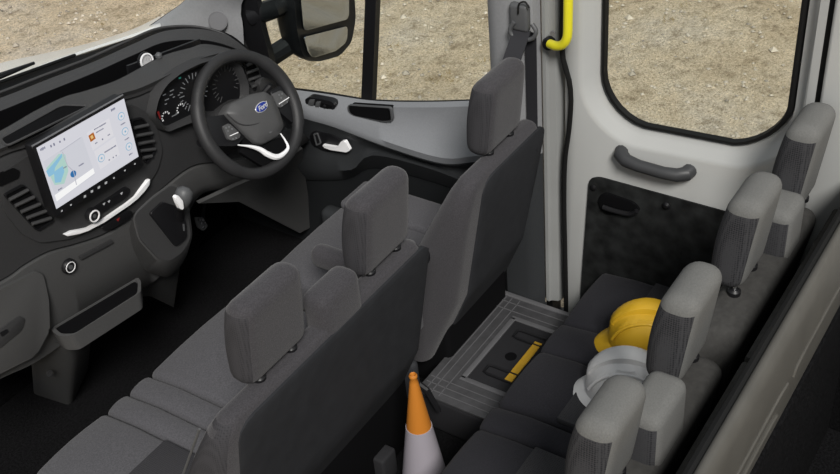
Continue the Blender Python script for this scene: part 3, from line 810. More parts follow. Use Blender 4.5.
dial(226, 84, .068, -40, 230, 19, 'speedometer', 'hub_grey')  # darker ticks paint the shadow over this dial
dial(166, 117, .020, 20, 200, 7, 'fuel_gauge', 'icon_white', .0022)
dial(181, 109, .020, 20, 200, 7, 'temperature_gauge', 'icon_white', .0022)
bm = bmesh.new()
for a, b_, w_ in ((163, 95, 3), (170, 91, 4), (170, 95, 3), (165, 100, 4), (173, 97, 2), (178, 95, 2), (165, 104, 2), (172, 116, 5), (176, 113, 2), (187, 104, 1.5)):
    plate(yp([(a, b_), (a + w_, b_ - w_ * .45), (a + w_, b_ + 1 - w_ * .45), (a, b_ + 1)], 1.928), NY, .001, bm=bm)
DP('display_text', bm, 'dial_grey', ic, None)
# light switch panel
ls = DP('light_switch_panel', plate(yp([(259, 84), (263, 77), (276, 82), (281, 90), (276, 98), (263, 98)], 1.915), NY, .03, .01, .003), 'dash_dark')
DP('light_switch', lathe([(.022, 0), (.02, .014), (.0, .014)], PY(270, 89, 1.913), Vector((0, -1, 0)), 20), 'plastic_black', ls)
# steering column shroud
CW = PY(249.5, 115, 1.80)
al = math.radians(28)
Nw = Vector((0, -math.cos(al), math.sin(al))); Uw = Vector((1, 0, 0)); Vw = Nw.cross(Uw) * -1
if Vw.z < 0: Vw = -Vw
sh_ = []
for t_, w_, h_ in ((.03, .055, .06), (.07, .075, .075), (.13, .085, .085), (.2, .09, .09)):
    c_ = CW - Nw * t_ + Vw * -.012
    sh_.append([c_ + Uw * w_ * (1 if abs(math.cos(a)) > 0 else 1) * math.copysign(abs(math.cos(a)) ** .6, math.cos(a)) + Vw * h_ * math.copysign(abs(math.sin(a)) ** .6, math.sin(a)) for a in [2 * PI * k / 24 for k in range(24)]])
bm = grid(sh_, closed=True)
bm.verts.ensure_lookup_table(); bm.faces.new(bm.verts[0:24])
shr = DP('column_shroud', bm, 'dash_dark', smooth=60)
# control stalks
DP('indicator_stalk', tube([CW - Nw * .08 - Uw * .06, CW - Nw * .07 - Uw * .15 + Vw * .005, CW - Nw * .06 - Uw * .20 + Vw * .01], [.012, .012, .014], 10), 'plastic_black', shr)
bm = bmesh.new()
for k in range(3): lathe([(.0165, 0), (.0165, .006)], CW - Nw * .062 - Uw * (.155 + .016 * k) + Vw * .007, Uw, 12, bm=bm)
DP('stalk_rings', bm, 'plastic_grey', shr)
DP('wiper_stalk', tube([CW - Nw * .08 + Uw * .06, CW - Nw * .07 + Uw * .15 + Vw * .02, CW - Nw * .06 + Uw * .19 + Vw * .03], [.012, .012, .014], 10), 'plastic_black', shr)

# ================================================================== STEERING WHEEL
sw_ = empty('steering_wheel', CW, 'black leather steering wheel with blue oval badge and silver lower spoke', 'steering wheel')
RW = .213
def PW(px, py, off=0):
    r = _ray(px, py); return CAM + r * (((CW + Nw * off - CAM).dot(Nw)) / r.dot(Nw))
def pw(L, off=0): return [PW(a, b_, off) for a, b_ in L]
def W(x, y, z=0): return CW + Uw * x + Vw * y + Nw * z
bm = bmesh.new()
rings = []
for k in range(72):
    a = 2 * PI * k / 72
    d = Uw * math.cos(a) + Vw * math.sin(a)
    flat = 1 - .05 * max(0, -math.sin(a)) ** 6
    c_ = CW + d * RW * flat
    rr_ = .0215 + (.003 if abs(math.cos(a)) > .8 else 0)
    rings.append([c_ + (d * math.cos(q) + Nw * math.sin(q)) * rr_ for q in [2 * PI * m_ / 14 for m_ in range(14)]])
rings.append(rings[0])
bm = grid(rings, closed=True); bmesh.ops.remove_doubles(bm, verts=bm.verts, dist=1e-5)
rim = finish('rim', bm, 'leather', sw_, 80)
for sgn in (1, -1):
    a = math.radians(90 + sgn * 62); d = Uw * math.cos(a) + Vw * math.sin(a); t_ = Nw.cross(d)
    finish('seam', lathe([(.0230, -.0015), (.0230, .0015)], CW + d * RW, t_, 16), 'seal_black', rim)
# airbag hub (shield)
hbp = [(224, 113), (230, 103), (250, 94), (265, 91), (273, 98), (279, 111), (284, 127), (279, 136), (263, 145), (256, 144), (243, 133), (231, 121)]
hbc = pw(hbp, .012); hcen = sum(hbc, Vector()) / len(hbc)
hbr = roundpoly(hbc, .012)
def hlay(s_, z): return [hcen + (p - hcen) * s_ + Nw * z for p in hbr]
L_ = [hlay(1, -.04), hlay(1, -.004), hlay(.94, .010), hlay(.6, .018), hlay(.2, .021)]
bm = grid(L_, closed=True); bm.verts.ensure_lookup_table()
n_ = len(L_[0]); bm.faces.new(bm.verts[4 * n_:5 * n_])
hub = finish('airbag_hub', bm, 'hub_grey', sw_, 60)
# crease line
finish('hub_crease', tube(catmull([PW(227, 114, .020), PW(240, 124, .028), PW(256, 124, .031), PW(270, 116, .029), PW(279, 111, .020)], 16), .0020, 6), 'dash_dark', hub)
BC = PW(256, 109, 0)
bx0, by0 = (BC - CW).dot(Uw), (BC - CW).dot(Vw)
def oval(rx, ry, z, h, name, m, par):
    c0 = (bx0, by0)
    n2 = 36; a_ = [W(c0[0] + rx * math.cos(2 * PI * k / n2), c0[1] + ry * math.sin(2 * PI * k / n2), z + h) for k in range(n2)]
    return finish(name, plate(a_, Nw, h + .01, 0, .0015), m, par, 40)
bd = oval(.031, .0165, .030, .004, 'badge', 'badge_silver', hub)
oval(.0285, .0143, .033, .0035, 'badge_field', 'badge_blue', bd)
def text(name, body, size, origin, ux, uy, m, par, shear=0, ext=.0004, bold=0.0):
    cu = bpy.data.curves.new(name, 'FONT'); cu.body = body; cu.size = size; cu.shear = shear; cu.extrude = ext
    cu.align_x = 'CENTER'; cu.align_y = 'CENTER'; cu.offset = bold
    t = bpy.data.objects.new(name, cu); COL.objects.link(t)
    bpy.context.view_layer.update()
    dg = bpy.context.evaluated_depsgraph_get()
    me = bpy.data.meshes.new_from_object(t.evaluated_get(dg))
    bpy.data.objects.remove(t)
    bm = bmesh.new(); bm.from_mesh(me)
    nz = ux.cross(uy)
    for v in bm.verts: v.co = origin + ux * v.co.x + uy * v.co.y + nz * v.co.z
    return finish(name, bm, m, par, None)
text('badge_lettering', 'Ford', .024, W(bx0, by0 - .0005, .0387), Uw, Vw, 'badge_silver', bd, .35, bold=.0006)
text('airbag_lettering', 'AIRBAG', .0085, PW(272, 131, .027), (Uw + Nw * -.12).normalized(), Vw, 'dial_grey', hub)
# side spokes with button pods
def spoke(poly, pod, strip, icons):
    finish('spoke', plate(pw(poly, .004), Nw, .022, .010, .004), 'plastic_black', sw_)
    q = finish('button_pod', plate(pw(pod, .014), Nw, .012, .006, .003), 'hub_grey', sw_)
    finish('pod_strip', tube(pw(strip, .0155), .0018, 6), 'satin_silver', q)
    for a_, b_ in icons:
        finish('button_icon', lathe([(.0032, 0), (.0032, .001)], PW(a_, b_, .0145), Nw, 6), 'dial_grey', q, None)
spoke([(228, 114), (203, 118), (200, 132), (214, 146), (236, 146), (246, 136)], [(223, 126), (229, 123), (240, 133), (241, 137), (233, 141), (228, 139)], [(230, 136), (238, 132.5)], [(226, 128), (229, 127), (228, 131), (232, 129), (233, 139), (236, 138)])
spoke([(270, 92), (283, 84), (298, 96), (304, 116), (294, 124), (280, 112)], [(272, 94), (281, 90), (289, 98), (289, 102), (280, 108), (277, 106)], [(279, 104), (289, 97.5)], [(279, 95), (282, 94), (281, 98), (282, 105.5), (287, 102)])
finish('lower_spoke', plate(pw([(244, 134), (258, 146), (281, 137), (294, 152), (286, 166), (262, 166), (240, 152)], .000), Nw, .016, .006, .003), 'recess_black', sw_)
tp = pw([(238, 145), (250, 146.5), (260, 149.5), (267, 154), (275, 157), (282, 155), (288, 148), (285, 140), (280.5, 133.5)], .022)
pts = catmull(tp, 40)
finish('spoke_trim', tube(pts, [.0025 + .0085 * math.sin(PI * min(1, k / 39 * 1.02)) ** 1.6 for k in range(40)], 8), 'satin_silver', sw_, label='satin silver U-shaped spoke trim')

# ================================================================== WING MIRROR
mr = empty('wing_mirror', (1.05, 2.15, .8), 'large black two-pane door mirror on twin arms outside the driver window', 'wing mirror')
def P(a, b_, y): return PY(a, b_, y)
ho = [(288, -60), (350, -62), (354, -10), (356, 18), (352, 42), (340, 56), (318, 62), (303, 57), (297, 30), (294, 0)]
hs = roundpoly(yp(ho, 2.09), .03)
cc = sum(hs, Vector()) / len(hs)
def scl(L, s, dy): return [cc + (p - cc) * s + Vector((0, dy, 0)) for p in L]
bm = grid([scl(hs, .90, .008), hs, scl(hs, 1.03, .03), scl(hs, .96, .10), scl(hs, .72, .15), scl(hs, .3, .17)], closed=True)
bm.verts.ensure_lookup_table(); n_ = len(hs); bm.faces.new(bm.verts[5 * n_:6 * n_]); bm.faces.new(bm.verts[0:n_])
finish('mirror_housing', bm, 'plastic_black', mr, 50)
mt = Vector((-.10, -1, .02)).normalized()
finish('mirror_glass', plate(yp([(304, -50), (347, -52), (349, 0), (349, 19), (304, 31), (301, 0)], 2.078), NY, .01, .02, .003), 'mirror_glass', mr, label='large upper mirror pane')
finish('wide_angle_glass', plate(yp([(304, 37), (348, 26), (347, 42), (336, 51), (313, 58), (308, 52)], 2.078), NY, .01, .015, .004), 'mirror_glass', mr, label='small lower wide-angle mirror pane')
finish('mirror_arm', tube([PX(252, 16, .885), PY(275, 8, 2.16), PY(300, -6, 2.15)], [.042, .04, .04], 10, sx=1.0), 'plastic_black', mr)
finish('mirror_arm', tube([PX(262, 60, .885), PX(272, 56, .93), PY(300, 38, 2.14), PY(306, 34, 2.14)], [.045, .043, .040, .036], 10), 'plastic_black', mr)
finish('arm_root', lathe([(.022, 0), (.020, .02), (.0, .03)], PX(269, 52, .93), Vector((-.3, -.6, .8)), 16), 'satin_silver', mr)
# ================================================================== SEATS
def rrect(x0, x1, y0, y1, r, z, n=5, f=None):
    r = min(r, (x1 - x0) * .49, (y1 - y0) * .49)
    out = []
    for cx, cy, a0 in ((x1 - r, y0 + r, -90), (x1 - r, y1 - r, 0), (x0 + r, y1 - r, 90), (x0 + r, y0 + r, 180)):
        for k in range(n + 1):
            a = math.radians(a0 + 90 * k / n)
            p = Vector((cx + r * math.cos(a), cy + r * math.sin(a), z))
            out.append(f(p) if f else p)
    return out
def loft(loops):
    bm = grid(loops, closed=True); bm.verts.ensure_lookup_table(); n = len(loops[0])
    bm.faces.new(bm.verts[0:n][::-1]); bm.faces.new(bm.verts[(len(loops) - 1) * n:])
    return bm
def yback(z, yo):
    return yo - .035 + (.92 - z) * .19 + max(0, .35 - z) * .25
def backrest(name, x0, x1, yo, ztop, zbot, thk, m, par, tk=.33, t0=.075, mesh_m=None):
    loops = []
    zs = [zbot + (ztop - .05 - zbot) * k / 10 for k in range(11)]
    for z in zs:
        yb = yback(z, yo); t_ = t0 + (ztop - z) * tk
        pad = .03 * max(0, (z - (ztop - .22)) / .22) ** 2
        loops.append(rrect(x0 + pad, x1 - pad, yb, yb + t_, .045, z))
    for dz, ins in ((-.03, .004), (-.012, .016), (-.003, .030), (0, .042)):
        z = ztop + dz; yb = yback(z, yo); t_ = t0 + .01
        loops.append(rrect(x0 + .028 + ins, x1 - .028 - ins, yb + ins * .6, yb + t_ - ins * .6, .04, z))
    bm = loft(loops)
    o = finish(name, bm, m, par, 50, mats=[m, mesh_m] if mesh_m else None)
    if mesh_m:
        for p in o.data.polygons:
            if abs(p.normal.x) > .55 and abs(p.normal.z) < .6: p.material_index = 1
    return o
def headrest(par, cx, yo, z0, z1, w, m, mm, ztops, cap=.72, name='headrest', lean=.06, dep=.115):
    """padded block on two chrome posts"""
    def f(p):
        t = (p.z - z0) / (z1 - z0)
        q = p.copy()
        q.y += lean * (.5 - t) * 1.2
        q.x = cx + (q.x - cx) * (1 - .16 * max(0, t - .45) ** 1.4)
        # front cheek bulge
        if p.y > yo + .05: q.y += .012 * math.sin(PI * min(1, max(0, t)))
        return q
    bm = rbox(cx - w / 2, cx + w / 2, yo, yo + dep, z0, z1, .040, 5, 7, f)
    o = finish(name, bm, m, par, 60, mats=[m, mm])
    for p in o.data.polygons:
        zc = p.center.z / (z1 - z0)
        if zc < cap and (abs(p.normal.x) > .6 or p.normal.y > .5): p.material_index = 1
    # sewn seam between the rear panel and the cheeks
    for s in ():
        xx = cx + s * (w / 2 - .004)
        pts = [f(Vector((xx, yo + .012, z0 + .03 + (z1 - z0 - .07) * k / 8))) for k in range(9)]
        finish('seam', tube(pts, .0022, 5), 'seal_black', o)
    for s in (-1, 1):
        px = cx + s * .065
        post = finish('headrest_post', lathe([(.0065, ztops - .02), (.0065, z0 + .04)], Vector((px, yo + .028 + lean * .5, 0)), seg=12), 'chrome', o, label='chrome headrest post')
        finish('post_collar', lathe([(.018, ztops - .006), (.018, ztops + .008), (.012, ztops + .014)], Vector((px, yo + .028 + lean * .5, 0)), seg=14), 'plastic_black', o)
    return o
def cushion(par, x0, x1, y0, y1, zt, th, m, name='seat_cushion', r=.03, front=.05, dip=.008):
    def f(p):
        q = p.copy(); t = (p.y - y0) / (y1 - y0)
        if p.z > zt - th * .5: q.z += .012 * math.sin(PI * min(1, max(0, (p.x - x0) / (x1 - x0)))) - dip
        if t > .85: q.z -= front * ((t - .85) / .15) ** 2 * .5
        return q
    return finish(name, rbox(x0, x1, y0, y1, zt - th, zt, r, 4, 3, f), m, par, 60)

# ---- front double passenger seat
fs = empty('double_passenger_seat', (-.38, 1.25, FLOOR), 'dark grey front two-person bench seat with two headrests seen from behind', 'seat')
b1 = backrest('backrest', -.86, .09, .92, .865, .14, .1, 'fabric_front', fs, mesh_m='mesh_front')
def panel(par, x0, x1, yo, z0, z1, name='back_panel', bulge=.008):
    loops = []
    P_ = [Vector((x, 0, z)) for x, z in ((x0, z0), (x1, z0), (x1, z1), (x0, z1))]
    L0 = roundpoly(P_, .06, 6); L0 = lin(L0 + [L0[0]], 97)[:-1]; c_ = sum(L0, Vector()) / len(L0)
    def lay(s, d): return [Vector((c_.x + (p.x - c_.x) * s, yback(c_.z + (p.z - c_.z) * s, yo) - d, c_.z + (p.z - c_.z) * s)) for p in L0]
    rows = [lay(1.0, -.012), lay(1.0, .004), lay(.985, bulge * .7), lay(.95, bulge)] + [lay(s_ / 10, bulge * 1.1) for s_ in (8, 6.5, 5, 3.5, 2, .6)]
    bm = grid(rows, closed=True); bm.verts.ensure_lookup_table(); n = len(L0); bm.faces.new(bm.verts[9 * n:10 * n])
    return finish(name, bm, 'back_panel', par, 60, label='smooth charcoal rear seat panel')
panel(fs, -.80, .085, .92, .10, .84)
# piping along the outer front edge of the backrest
pts = [Vector((-.853, yback(z, .92) + .075 + (.90 - z) * .33 - .012, z)) for z in [.25 + .60 * k / 12 for k in range(13)]]
finish('piping', tube(pts, .0035, 6), 'plastic_grey', b1)
headrest(fs, -.585, .905, .872, 1.147, .245, 'fabric_front', 'mesh_front', .865, cap=.88, dep=.088, lean=.03)
headrest(fs, -.09, .905, .872, 1.147, .245, 'fabric_front', 'mesh_front', .865, cap=.88, dep=.088, lean=.03)
finish('belt_tower', rbox(-.42, -.245, .90, .99, .80, .965, .032, 4, 0), 'fabric_front', fs, 60, label='padded shoulder tower for the middle seat belt')
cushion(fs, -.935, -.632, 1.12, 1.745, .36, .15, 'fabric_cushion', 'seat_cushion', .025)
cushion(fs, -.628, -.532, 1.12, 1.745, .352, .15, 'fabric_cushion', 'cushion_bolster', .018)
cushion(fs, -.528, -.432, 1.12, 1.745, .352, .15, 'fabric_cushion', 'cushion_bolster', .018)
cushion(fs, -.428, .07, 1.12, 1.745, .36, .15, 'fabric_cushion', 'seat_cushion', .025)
finish('cushion_insert', rbox(-.90, -.64, 1.14, 1.45, .345, .3665, .008, 2), 'mesh_front', fs)
finish('seat_base', rbox(-.88, .10, 1.06, 1.60, FLOOR, .205, .02), 'recess_black', fs)
finish('recline_lever', tube([Vector((.115, 1.06, .16)), Vector((.12, 1.0, .13)), Vector((.125, .96, .04))], [.014, .012, .010], 8), 'plastic_black', fs)
finish('floor_anchor', rbox(-.14, -.06, 1.02, 1.10, FLOOR, .0, .01), 'rubber', fs)
finish('hinge_cover', rbox(.085, .125, 1.02, 1.14, .08, .26, .018, 3), 'back_panel', fs)

# ---- driver seat
ds = empty('driver_seat', (.56, 1.25, FLOOR), 'dark grey single driver seat with headrest and inboard armrest beside the door', 'seat')
b2 = backrest('backrest', .30, .825, .92, .885, .04, .1, 'fabric_front', ds, mesh_m=None)
panel(ds, .40, .812, .92, .0, .86)
headrest(ds, .585, .905, .890, 1.165, .245, 'fabric_front', 'mesh_front', .885, cap=.88, dep=.088, lean=.03)
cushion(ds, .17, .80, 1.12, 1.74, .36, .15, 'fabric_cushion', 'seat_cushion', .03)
finish('side_bolster', rbox(.62, .80, 1.30, 1.72, .34, .385, .022, 3), 'fabric_cushion', ds)
finish('armrest', rbox(.096, .17, 1.02, 1.43, .525, .61, .035, 4), 'fabric_front', ds, 60, label='padded dark grey armrest folded down')
finish('armrest_hinge', rbox(.16, .31, 1.06, 1.13, .54, .60, .02, 3), 'plastic_black', ds)
finish('seat_base', rbox(.36, .78, 1.06, 1.60, FLOOR, .205, .02), 'recess_black', ds)
finish('side_cover', rbox(.825, .845, .98, 1.35, .0, .40, .008, 2), 'back_panel', ds)

# ---- rear bench seats: two double seats side by side
def rear_seat(x0, x1, heads, tower, pads, label, nm):
    s = empty('rear_bench_seat', ((x0 + x1) / 2, .3, FLOOR), label, 'seat', 'rear double seats in the second row')
    backrest('backrest', x0, x1, -.045, .83, .12, .1, 'fabric_rearback', s, tk=.08, t0=.125)
    for hx, hy, hz in heads:
        headrest(s, hx, hy, .858, hz, .205, 'fabric_light', 'mesh_rear', .835, lean=.03, dep=.095, cap=.85)
    t = finish('belt_tower', rbox(tower[0], tower[1], -.05, .05, .74, .975, .030, 4), 'fabric_light', s, 60, mats=['fabric_light', 'mesh_rear'], label='light grey belt tower')
    for p in t.data.polygons:
        if p.normal.x < -.8 and p.center.z < .12: p.material_index = 1
    for k, (a, b_, kind) in enumerate(pads):
        if kind == 'seat':
            cushion(s, a + .002, b_ - .002, .16, .685, .30, .14, 'fabric_rear', 'seat_cushion', .025)
            finish('cushion_insert', rbox(a + .006, b_ - .012, .17, .468, .285, .3085, .006, 2), 'mesh_rear', s)
        else:
            cushion(s, a + .002, b_ - .002, .16, .685, .296, .14, 'fabric_rear', 'cushion_bolster', .018)
    finish('seat_base', rbox(x0 + .04, x1 - .04, .12, .50, FLOOR, .165, .02), 'recess_black', s)
    finish('rear_trim', rbox(x0 + .002, x1 - .002, -.138, -.085, .25, .815, .008, 2, 2, lambda p: Vector((p.x, p.y + (.8 - p.z) * .10, p.z))), 'fabric_rearback', s)
    return s
rear_seat(-.78, .056, [(-.52, -.02, 1.135), (-.083, -.02, 1.145)], (-.405, -.225), [(-.78, -.35, 'seat'), (-.35, -.052, 'seat'), (-.052, .058, 'bolster')],
          'near half of the dark rear bench with light grey headrests, reaching the bottom edge', 'a')
rear_seat(.066, .815, [(.34, -.02, 1.155), (.725, -.04, 1.17)], (.485, .63), [(.064, .352, 'seat'), (.352, .51, 'bolster'), (.51, .83, 'seat')],
          'far half of the dark rear bench, carrying both hard hats, beside the sliding door', 'b')

# ================================================================== HARD HATS
def helmet(c, hd, m, label, name='safety_helmet', tilt=0.0):
    h = Vector((hd[0], hd[1], 0)).normalized(); l = Vector((-h.y, h.x, 0)); u = Vector((0, 0, 1))
    e = empty(name, c, label, 'helmet', 'hard hats on the rear bench')
    c = Vector(c)
    A, B, H = .130, .106, .142
    def P_(fx, fy, fz): 
        q = h * fx + l * fy + u * fz
        return c + q
    rows = []
    NS = 72
    levels = [0, .06, .12, .2, .3, .4, .5, .6, .7, .78, .85, .9, .94, .97, .99]
    for t in levels:
        ph = t * PI / 2; rr_ = math.cos(ph) ** .82; zz = .022 + H * math.sin(ph)
        ring_ = []
        for k in range(NS):
            a = 2 * PI * k / NS
            fx, fy = A * rr_ * math.cos(a), B * rr_ * math.sin(a)
            # ribs running front to back
            lift = 0
            ay = abs(fy)
            if t > .18:
                w_ = min(1, (t - .18) / .2)
                if ay < .021: lift += .011 * w_
                if .050 < ay < .060 : lift += .006 * w_
            s_ = 1 + lift / .14
            ring_.append(P_(fx * s_, fy * s_, .022 + (zz - .022) * s_))
        rows.append(ring_)
    bm = grid(rows, closed=True); bm.verts.ensure_lookup_table()
    bm.faces.new(bm.verts[(len(levels) - 1) * NS:])
    sh_ = finish('helmet_shell', bm, m, e, 50)
    # brim with a longer peak
    def bl(out, z, pk):
        r_ = []
        for k in range(NS):
            a = 2 * PI * k / NS; f_ = max(0, math.cos(a)) ** 2.2
            r_.append(P_((A + out + pk * f_) * math.cos(a), (B + out + pk * .15 * f_) * math.sin(a), z - .010 * f_ * (1 if out > .003 else 0)))
        return r_
    bm = grid([bl(-.006, .026, 0), bl(.0, .024, 0), bl(.010, .012, .018), bl(.013, .006, .030), bl(.014, .002, .032), bl(.010, .0, .026), bl(-.008, .012, 0), bl(-.006, .026, 0)], closed=True)
    finish('brim', bm, m, sh_, 60)
    # central ridge crest
    pts = [P_(A * math.cos(a) * .98, 0, .022 + H * math.sin(a) * 1.05) for a in [math.radians(28 + 124 * k / 20) for k in range(21)]]
    bm = bmesh.new()
    L1 = []
    for k, p in enumerate(pts):
        d = (p - c - u * .02).normalized(); w_ = .024 + .004 * math.sin(PI * k / 20)
        L1.append([p - l * w_ * 1.15 - d * .012, p - l * w_ + d * .007, p - l * w_ * .7 + d * .011, p + l * w_ * .7 + d * .011, p + l * w_ + d * .007, p + l * w_ * 1.15 - d * .012])
    grid(L1, bm=bm); bm.verts.ensure_lookup_table()
    bm.faces.new(bm.verts[0:6]); bm.faces.new(bm.verts[-6:])
    finish('crown_ridge', bm, m, sh_, 35)
    for s in (-1, 1):
        pts = [P_(A * .93 * math.cos(a), s * .062, .020 + H * .86 * math.sin(a)) for a in [math.radians(22 + 136 * k / 16) for k in range(17)]]
        finish('side_ridge', tube(pts, .006, 8), m, sh_, 60)
    return e
helmet((.510, .362, .305), (-.35, .94), 'helmet_yellow', 'yellow hard hat lying on the rear bench seat')
helmet((.268, .325, .305), (-.35, .94), 'helmet_white', 'white hard hat lying on the rear bench seat nearer the camera')

# ================================================================== TRAFFIC CONE
cx_, cy_ = -.112, .868
cn = empty('traffic_cone', (cx_, cy_, FLOOR), 'orange topped white traffic cone standing on the floor between the seat rows', 'traffic cone')
def cr(z): return .011 + (.452 - z) * .138
finish('cone_tip', lathe([(cr(.235), .235), (cr(.43), .43), (.011, .446), (.0135, .450), (.0135, .458), (.010, .462), (.007, .458), (.006, .44)], Vector((cx_, cy_, 0)), seg=36), 'cone_orange', cn, 50, label='orange upper part of the cone')
finish('cone_sleeve', lathe([(cr(-.10) + .002, -.10), (cr(.235) + .002, .235), (cr(.235) - .004, .236)], Vector((cx_, cy_, 0)), seg=36), 'cone_white', cn, 50, label='white reflective sleeve')
finish('cone_base', rbox(cx_ - .12, cx_ + .12, cy_ - .12, cy_ + .12, FLOOR, -.095, .01), 'rubber', cn)

# ================================================================== STOWAGE BOX between rows
ZB = .05
bx = empty('floor_locker', (.45, .8, FLOOR), 'low grey aluminium locker with recessed lid and yellow pull strap between the seat rows', 'storage box')
finish('locker_body', rbox(.165, .775, .52, 1.085, FLOOR, ZB - .008, .02, 3), 'rubber', bx)
finish('tread_cover', rbox(.165, .775, .52, 1.085, ZB - .012, ZB, .004, 2), 'alu_tread', bx, label='ribbed aluminium cover')
finish('edge_strip', rbox(.77, .79, .52, 1.09, ZB - .02, ZB + .006, .003), 'alu_edge', bx)
bm = bmesh.new()
for y in (1.055, 1.03, .995): rbox(.18, .765, y - .0015, y + .0015, ZB, ZB + .002, 0, bm=bm)
for x in (.195, .225, .255, .70, .74): rbox(x - .0015, x + .0015, .53, 1.075, ZB, ZB + .002, 0, bm=bm)
finish('tread_lines', bm, 'alu_edge', bx)
bm = bmesh.new()
rbox(.295, .665, .955, .975, ZB, ZB + .006, .002, bm=bm); rbox(.285, .305, .54, .975, ZB, ZB + .006, .002, bm=bm); rbox(.655, .675, .54, .975, ZB, ZB + .006, .002, bm=bm)
finish('lid_frame', bm, 'alu_edge', bx)
lid = finish('lid', rbox(.307, .653, .54, .953, ZB, ZB + .003, .001), 'rubber', bx)
for xh in (.375, .59):
    pts = [Vector((xh - .022, .80, ZB + .006)), Vector((xh - .022, .90, ZB + .006)), Vector((xh - .018, .915, ZB + .006)), Vector((xh + .018, .915, ZB + .006)), Vector((xh + .022, .90, ZB + .006)), Vector((xh + .022, .80, ZB + .006))]
    finish('lid_handle', tube(pts, .005, 8), 'plastic_black', lid)
finish('finger_hole', lathe([(.022, 0), (.022, .001), (.018, .0015)], Vector((.475, .87, ZB + .003)), seg=24), 'recess_black', lid)
finish('pull_strap', rbox(.355, .585, .80, .83, ZB + .003, ZB + .009, .002), 'yellow_strap', lid, label='yellow pull strap')

# ================================================================== PILLAR HARDWARE
yh = empty('grab_rail', (.79, .86, 1.1), 'bright yellow vertical grab rail beside the sliding door', 'grab rail')
pts = [PX(569, -60, .775), PX(568.5, -20, .775), PX(568, 20, .775), PX(567, 38, .775), PX(562, 45, .778), PX(556, 46, .785), PX(550, 44, .80)]
finish('rail', tube(catmull(pts, 30), .0155, 14), 'yellow_paint', yh, 80)
finish('rail_foot', lathe([(.022, 0), (.022, .02), (.018, .026)], PX(551, 42, .822), Vector((-1, .1, 0)), 18), 'plastic_black', yh)
finish('foot_screw', lathe([(.010, 0), (.009, .006)], PX(553, 33, .80), Vector((-1, -.2, 0)), 10), 'alu_edge', yh)

sb = empty('seat_belt', (.77, 1.0, 1.2), 'dark driver seat belt running through a grey guide on the pillar', 'seat belt')
def strap(pts, w, name, m, par, th=.003):
    L = []
    for i, p in enumerate(pts):
        t = (pts[min(i + 1, len(pts) - 1)] - pts[max(i - 1, 0)]).normalized()
        a = Vector((0, 1, 0)); a = (a - t * a.dot(t)).normalized()
        L.append([p - a * w / 2, p + a * w / 2])
    return finish(name, solid(grid(L), th), m, par, 40)
g0 = PX(522, 30, .755)
strap(catmull([g0, PX(515, 50, .70), PX(505, 80, .64), PX(497, 120, .60)], 10), .062, 'belt_webbing', 'belt_web', sb)
strap([PX(531, 32, .762), PX(532, 90, .766), PX(533, 150, .766)], .040, 'belt_webbing', 'belt_web', sb)
finish('belt_guide', rbox(.745, .775, .92, .99, 1.215, 1.31, .013, 4), 'plastic_grey', sb, 60)
pts = [PX(514, 22, .742), PX(510, 30, .740), PX(514, 37, .740), PX(524, 40, .740), PX(533, 38, .740), PX(536, 31, .740), PX(532, 24, .742)]
finish('guide_loop', tube(catmull(pts, 24), .0075, 8), 'plastic_grey', sb, 80)
finish('guide_slot', tube(catmull([PX(518, 14, .742), PX(519, 4, .742), PX(525, 2, .742), PX(529, 8, .742)], 12), .003, 6), 'seal_black', sb)
tag(finish('pillar_clip', rbox(.764, .772, .93, .945, .70, .73, .002), 'plastic_grey', None), 'small grey clip on the pillar beside the driver backrest', 'clip')

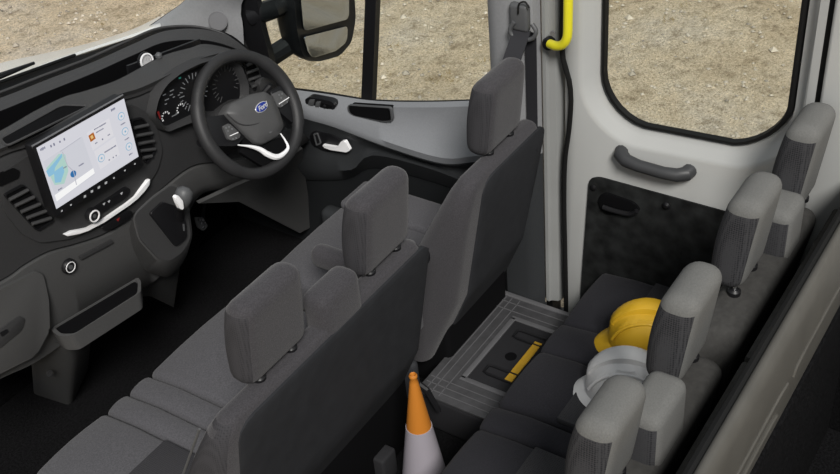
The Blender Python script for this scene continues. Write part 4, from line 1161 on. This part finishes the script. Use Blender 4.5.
# ================================================================== BULKHEAD behind rear bench
mat('bulk_grey', (0.075, 0.072, 0.064), 0.5, spec=0.4, var=0.12, vscale=8)
bh = empty('bulkhead', (-.1, -.185, FLOOR), 'waist-high grey steel bulkhead behind the rear bench with its lower shade painted dark', 'bulkhead')
rows = []
for z, dy in ((.955, .010), (.972, .004), (.978, -.006), (.972, -.018), (.93, -.030), (.85, -.036), (.76, -.034), (.66, -.026), (.58, -.010), (.50, .004)):
    rows.append([Vector((-1.0 + 1.843 * k / 30, -.172 + dy, z)) for k in range(31)])
b_ = finish('upper_panel', solid(grid(rows), .006), 'bulk_grey', bh, 60)
finish('lower_shade', rbox(-1.0, .843, -.19, -.165, FLOOR, .56, .008), 'carpet_and_shade', bh)  # black sheet stands in for the shade low on the cargo face
finish('top_seal', tube([Vector((-1.0, -.155, .955)), Vector((.83, -.155, .955))], .014, 8), 'seal_black', bh)
for x0, x1, z_ in ((-.50, .05, .80), (-.42, .0, .74), (.10, .50, .80)):
    finish('pressed_bead', tube(catmull([Vector((x0, -.204, z_ - .03)), Vector((x0 + .05, -.206, z_)), Vector((x1 - .05, -.206, z_)), Vector((x1, -.204, z_ - .03))], 30), .006, 6), 'bulk_grey', bh)

# ================================================================== LIGHT
w = bpy.data.worlds.new('world'); SC.world = w; w.use_nodes = True
nt = w.node_tree; bg = nt.nodes['Background']
tc = nt.nodes.new('ShaderNodeTexCoord'); sp = nt.nodes.new('ShaderNodeSeparateXYZ')
nt.links.new(tc.outputs['Generated'], sp.inputs[0])
rp_ = nt.nodes.new('ShaderNodeValToRGB'); mp = nt.nodes.new('ShaderNodeMapRange')
mp.inputs['From Min'].default_value = -1; mp.inputs['From Max'].default_value = 1
nt.links.new(sp.outputs['Z'], mp.inputs['Value']); nt.links.new(mp.outputs['Result'], rp_.inputs['Fac'])
e = rp_.color_ramp.elements
e[0].position = .45; e[0].color = (.20, .18, .15, 1); e[1].position = .55; e[1].color = (.62, .66, .70, 1)
x = e.new(1.0); x.color = (.95, .98, 1.0, 1)
nt.links.new(rp_.outputs['Color'], bg.inputs['Color']); bg.inputs['Strength'].default_value = 0.44
sd = bpy.data.lights.new('sun', 'SUN'); sd.energy = 3.4; sd.angle = math.radians(16); sd.color = (1, .97, .93)
so = bpy.data.objects.new('sun', sd); COL.objects.link(so)
d = Vector((.52, .50, -.72)).normalized()
so.rotation_euler = d.to_track_quat('-Z', 'Y').to_euler(); so.location = (-4, -4, 8)
vs = SC.view_settings
SC.display_settings.display_device = 'sRGB'
vs.view_transform = 'Standard'; vs.look = 'None'; vs.gamma = 1; vs.exposure = 0.25; vs.use_curve_mapping = False
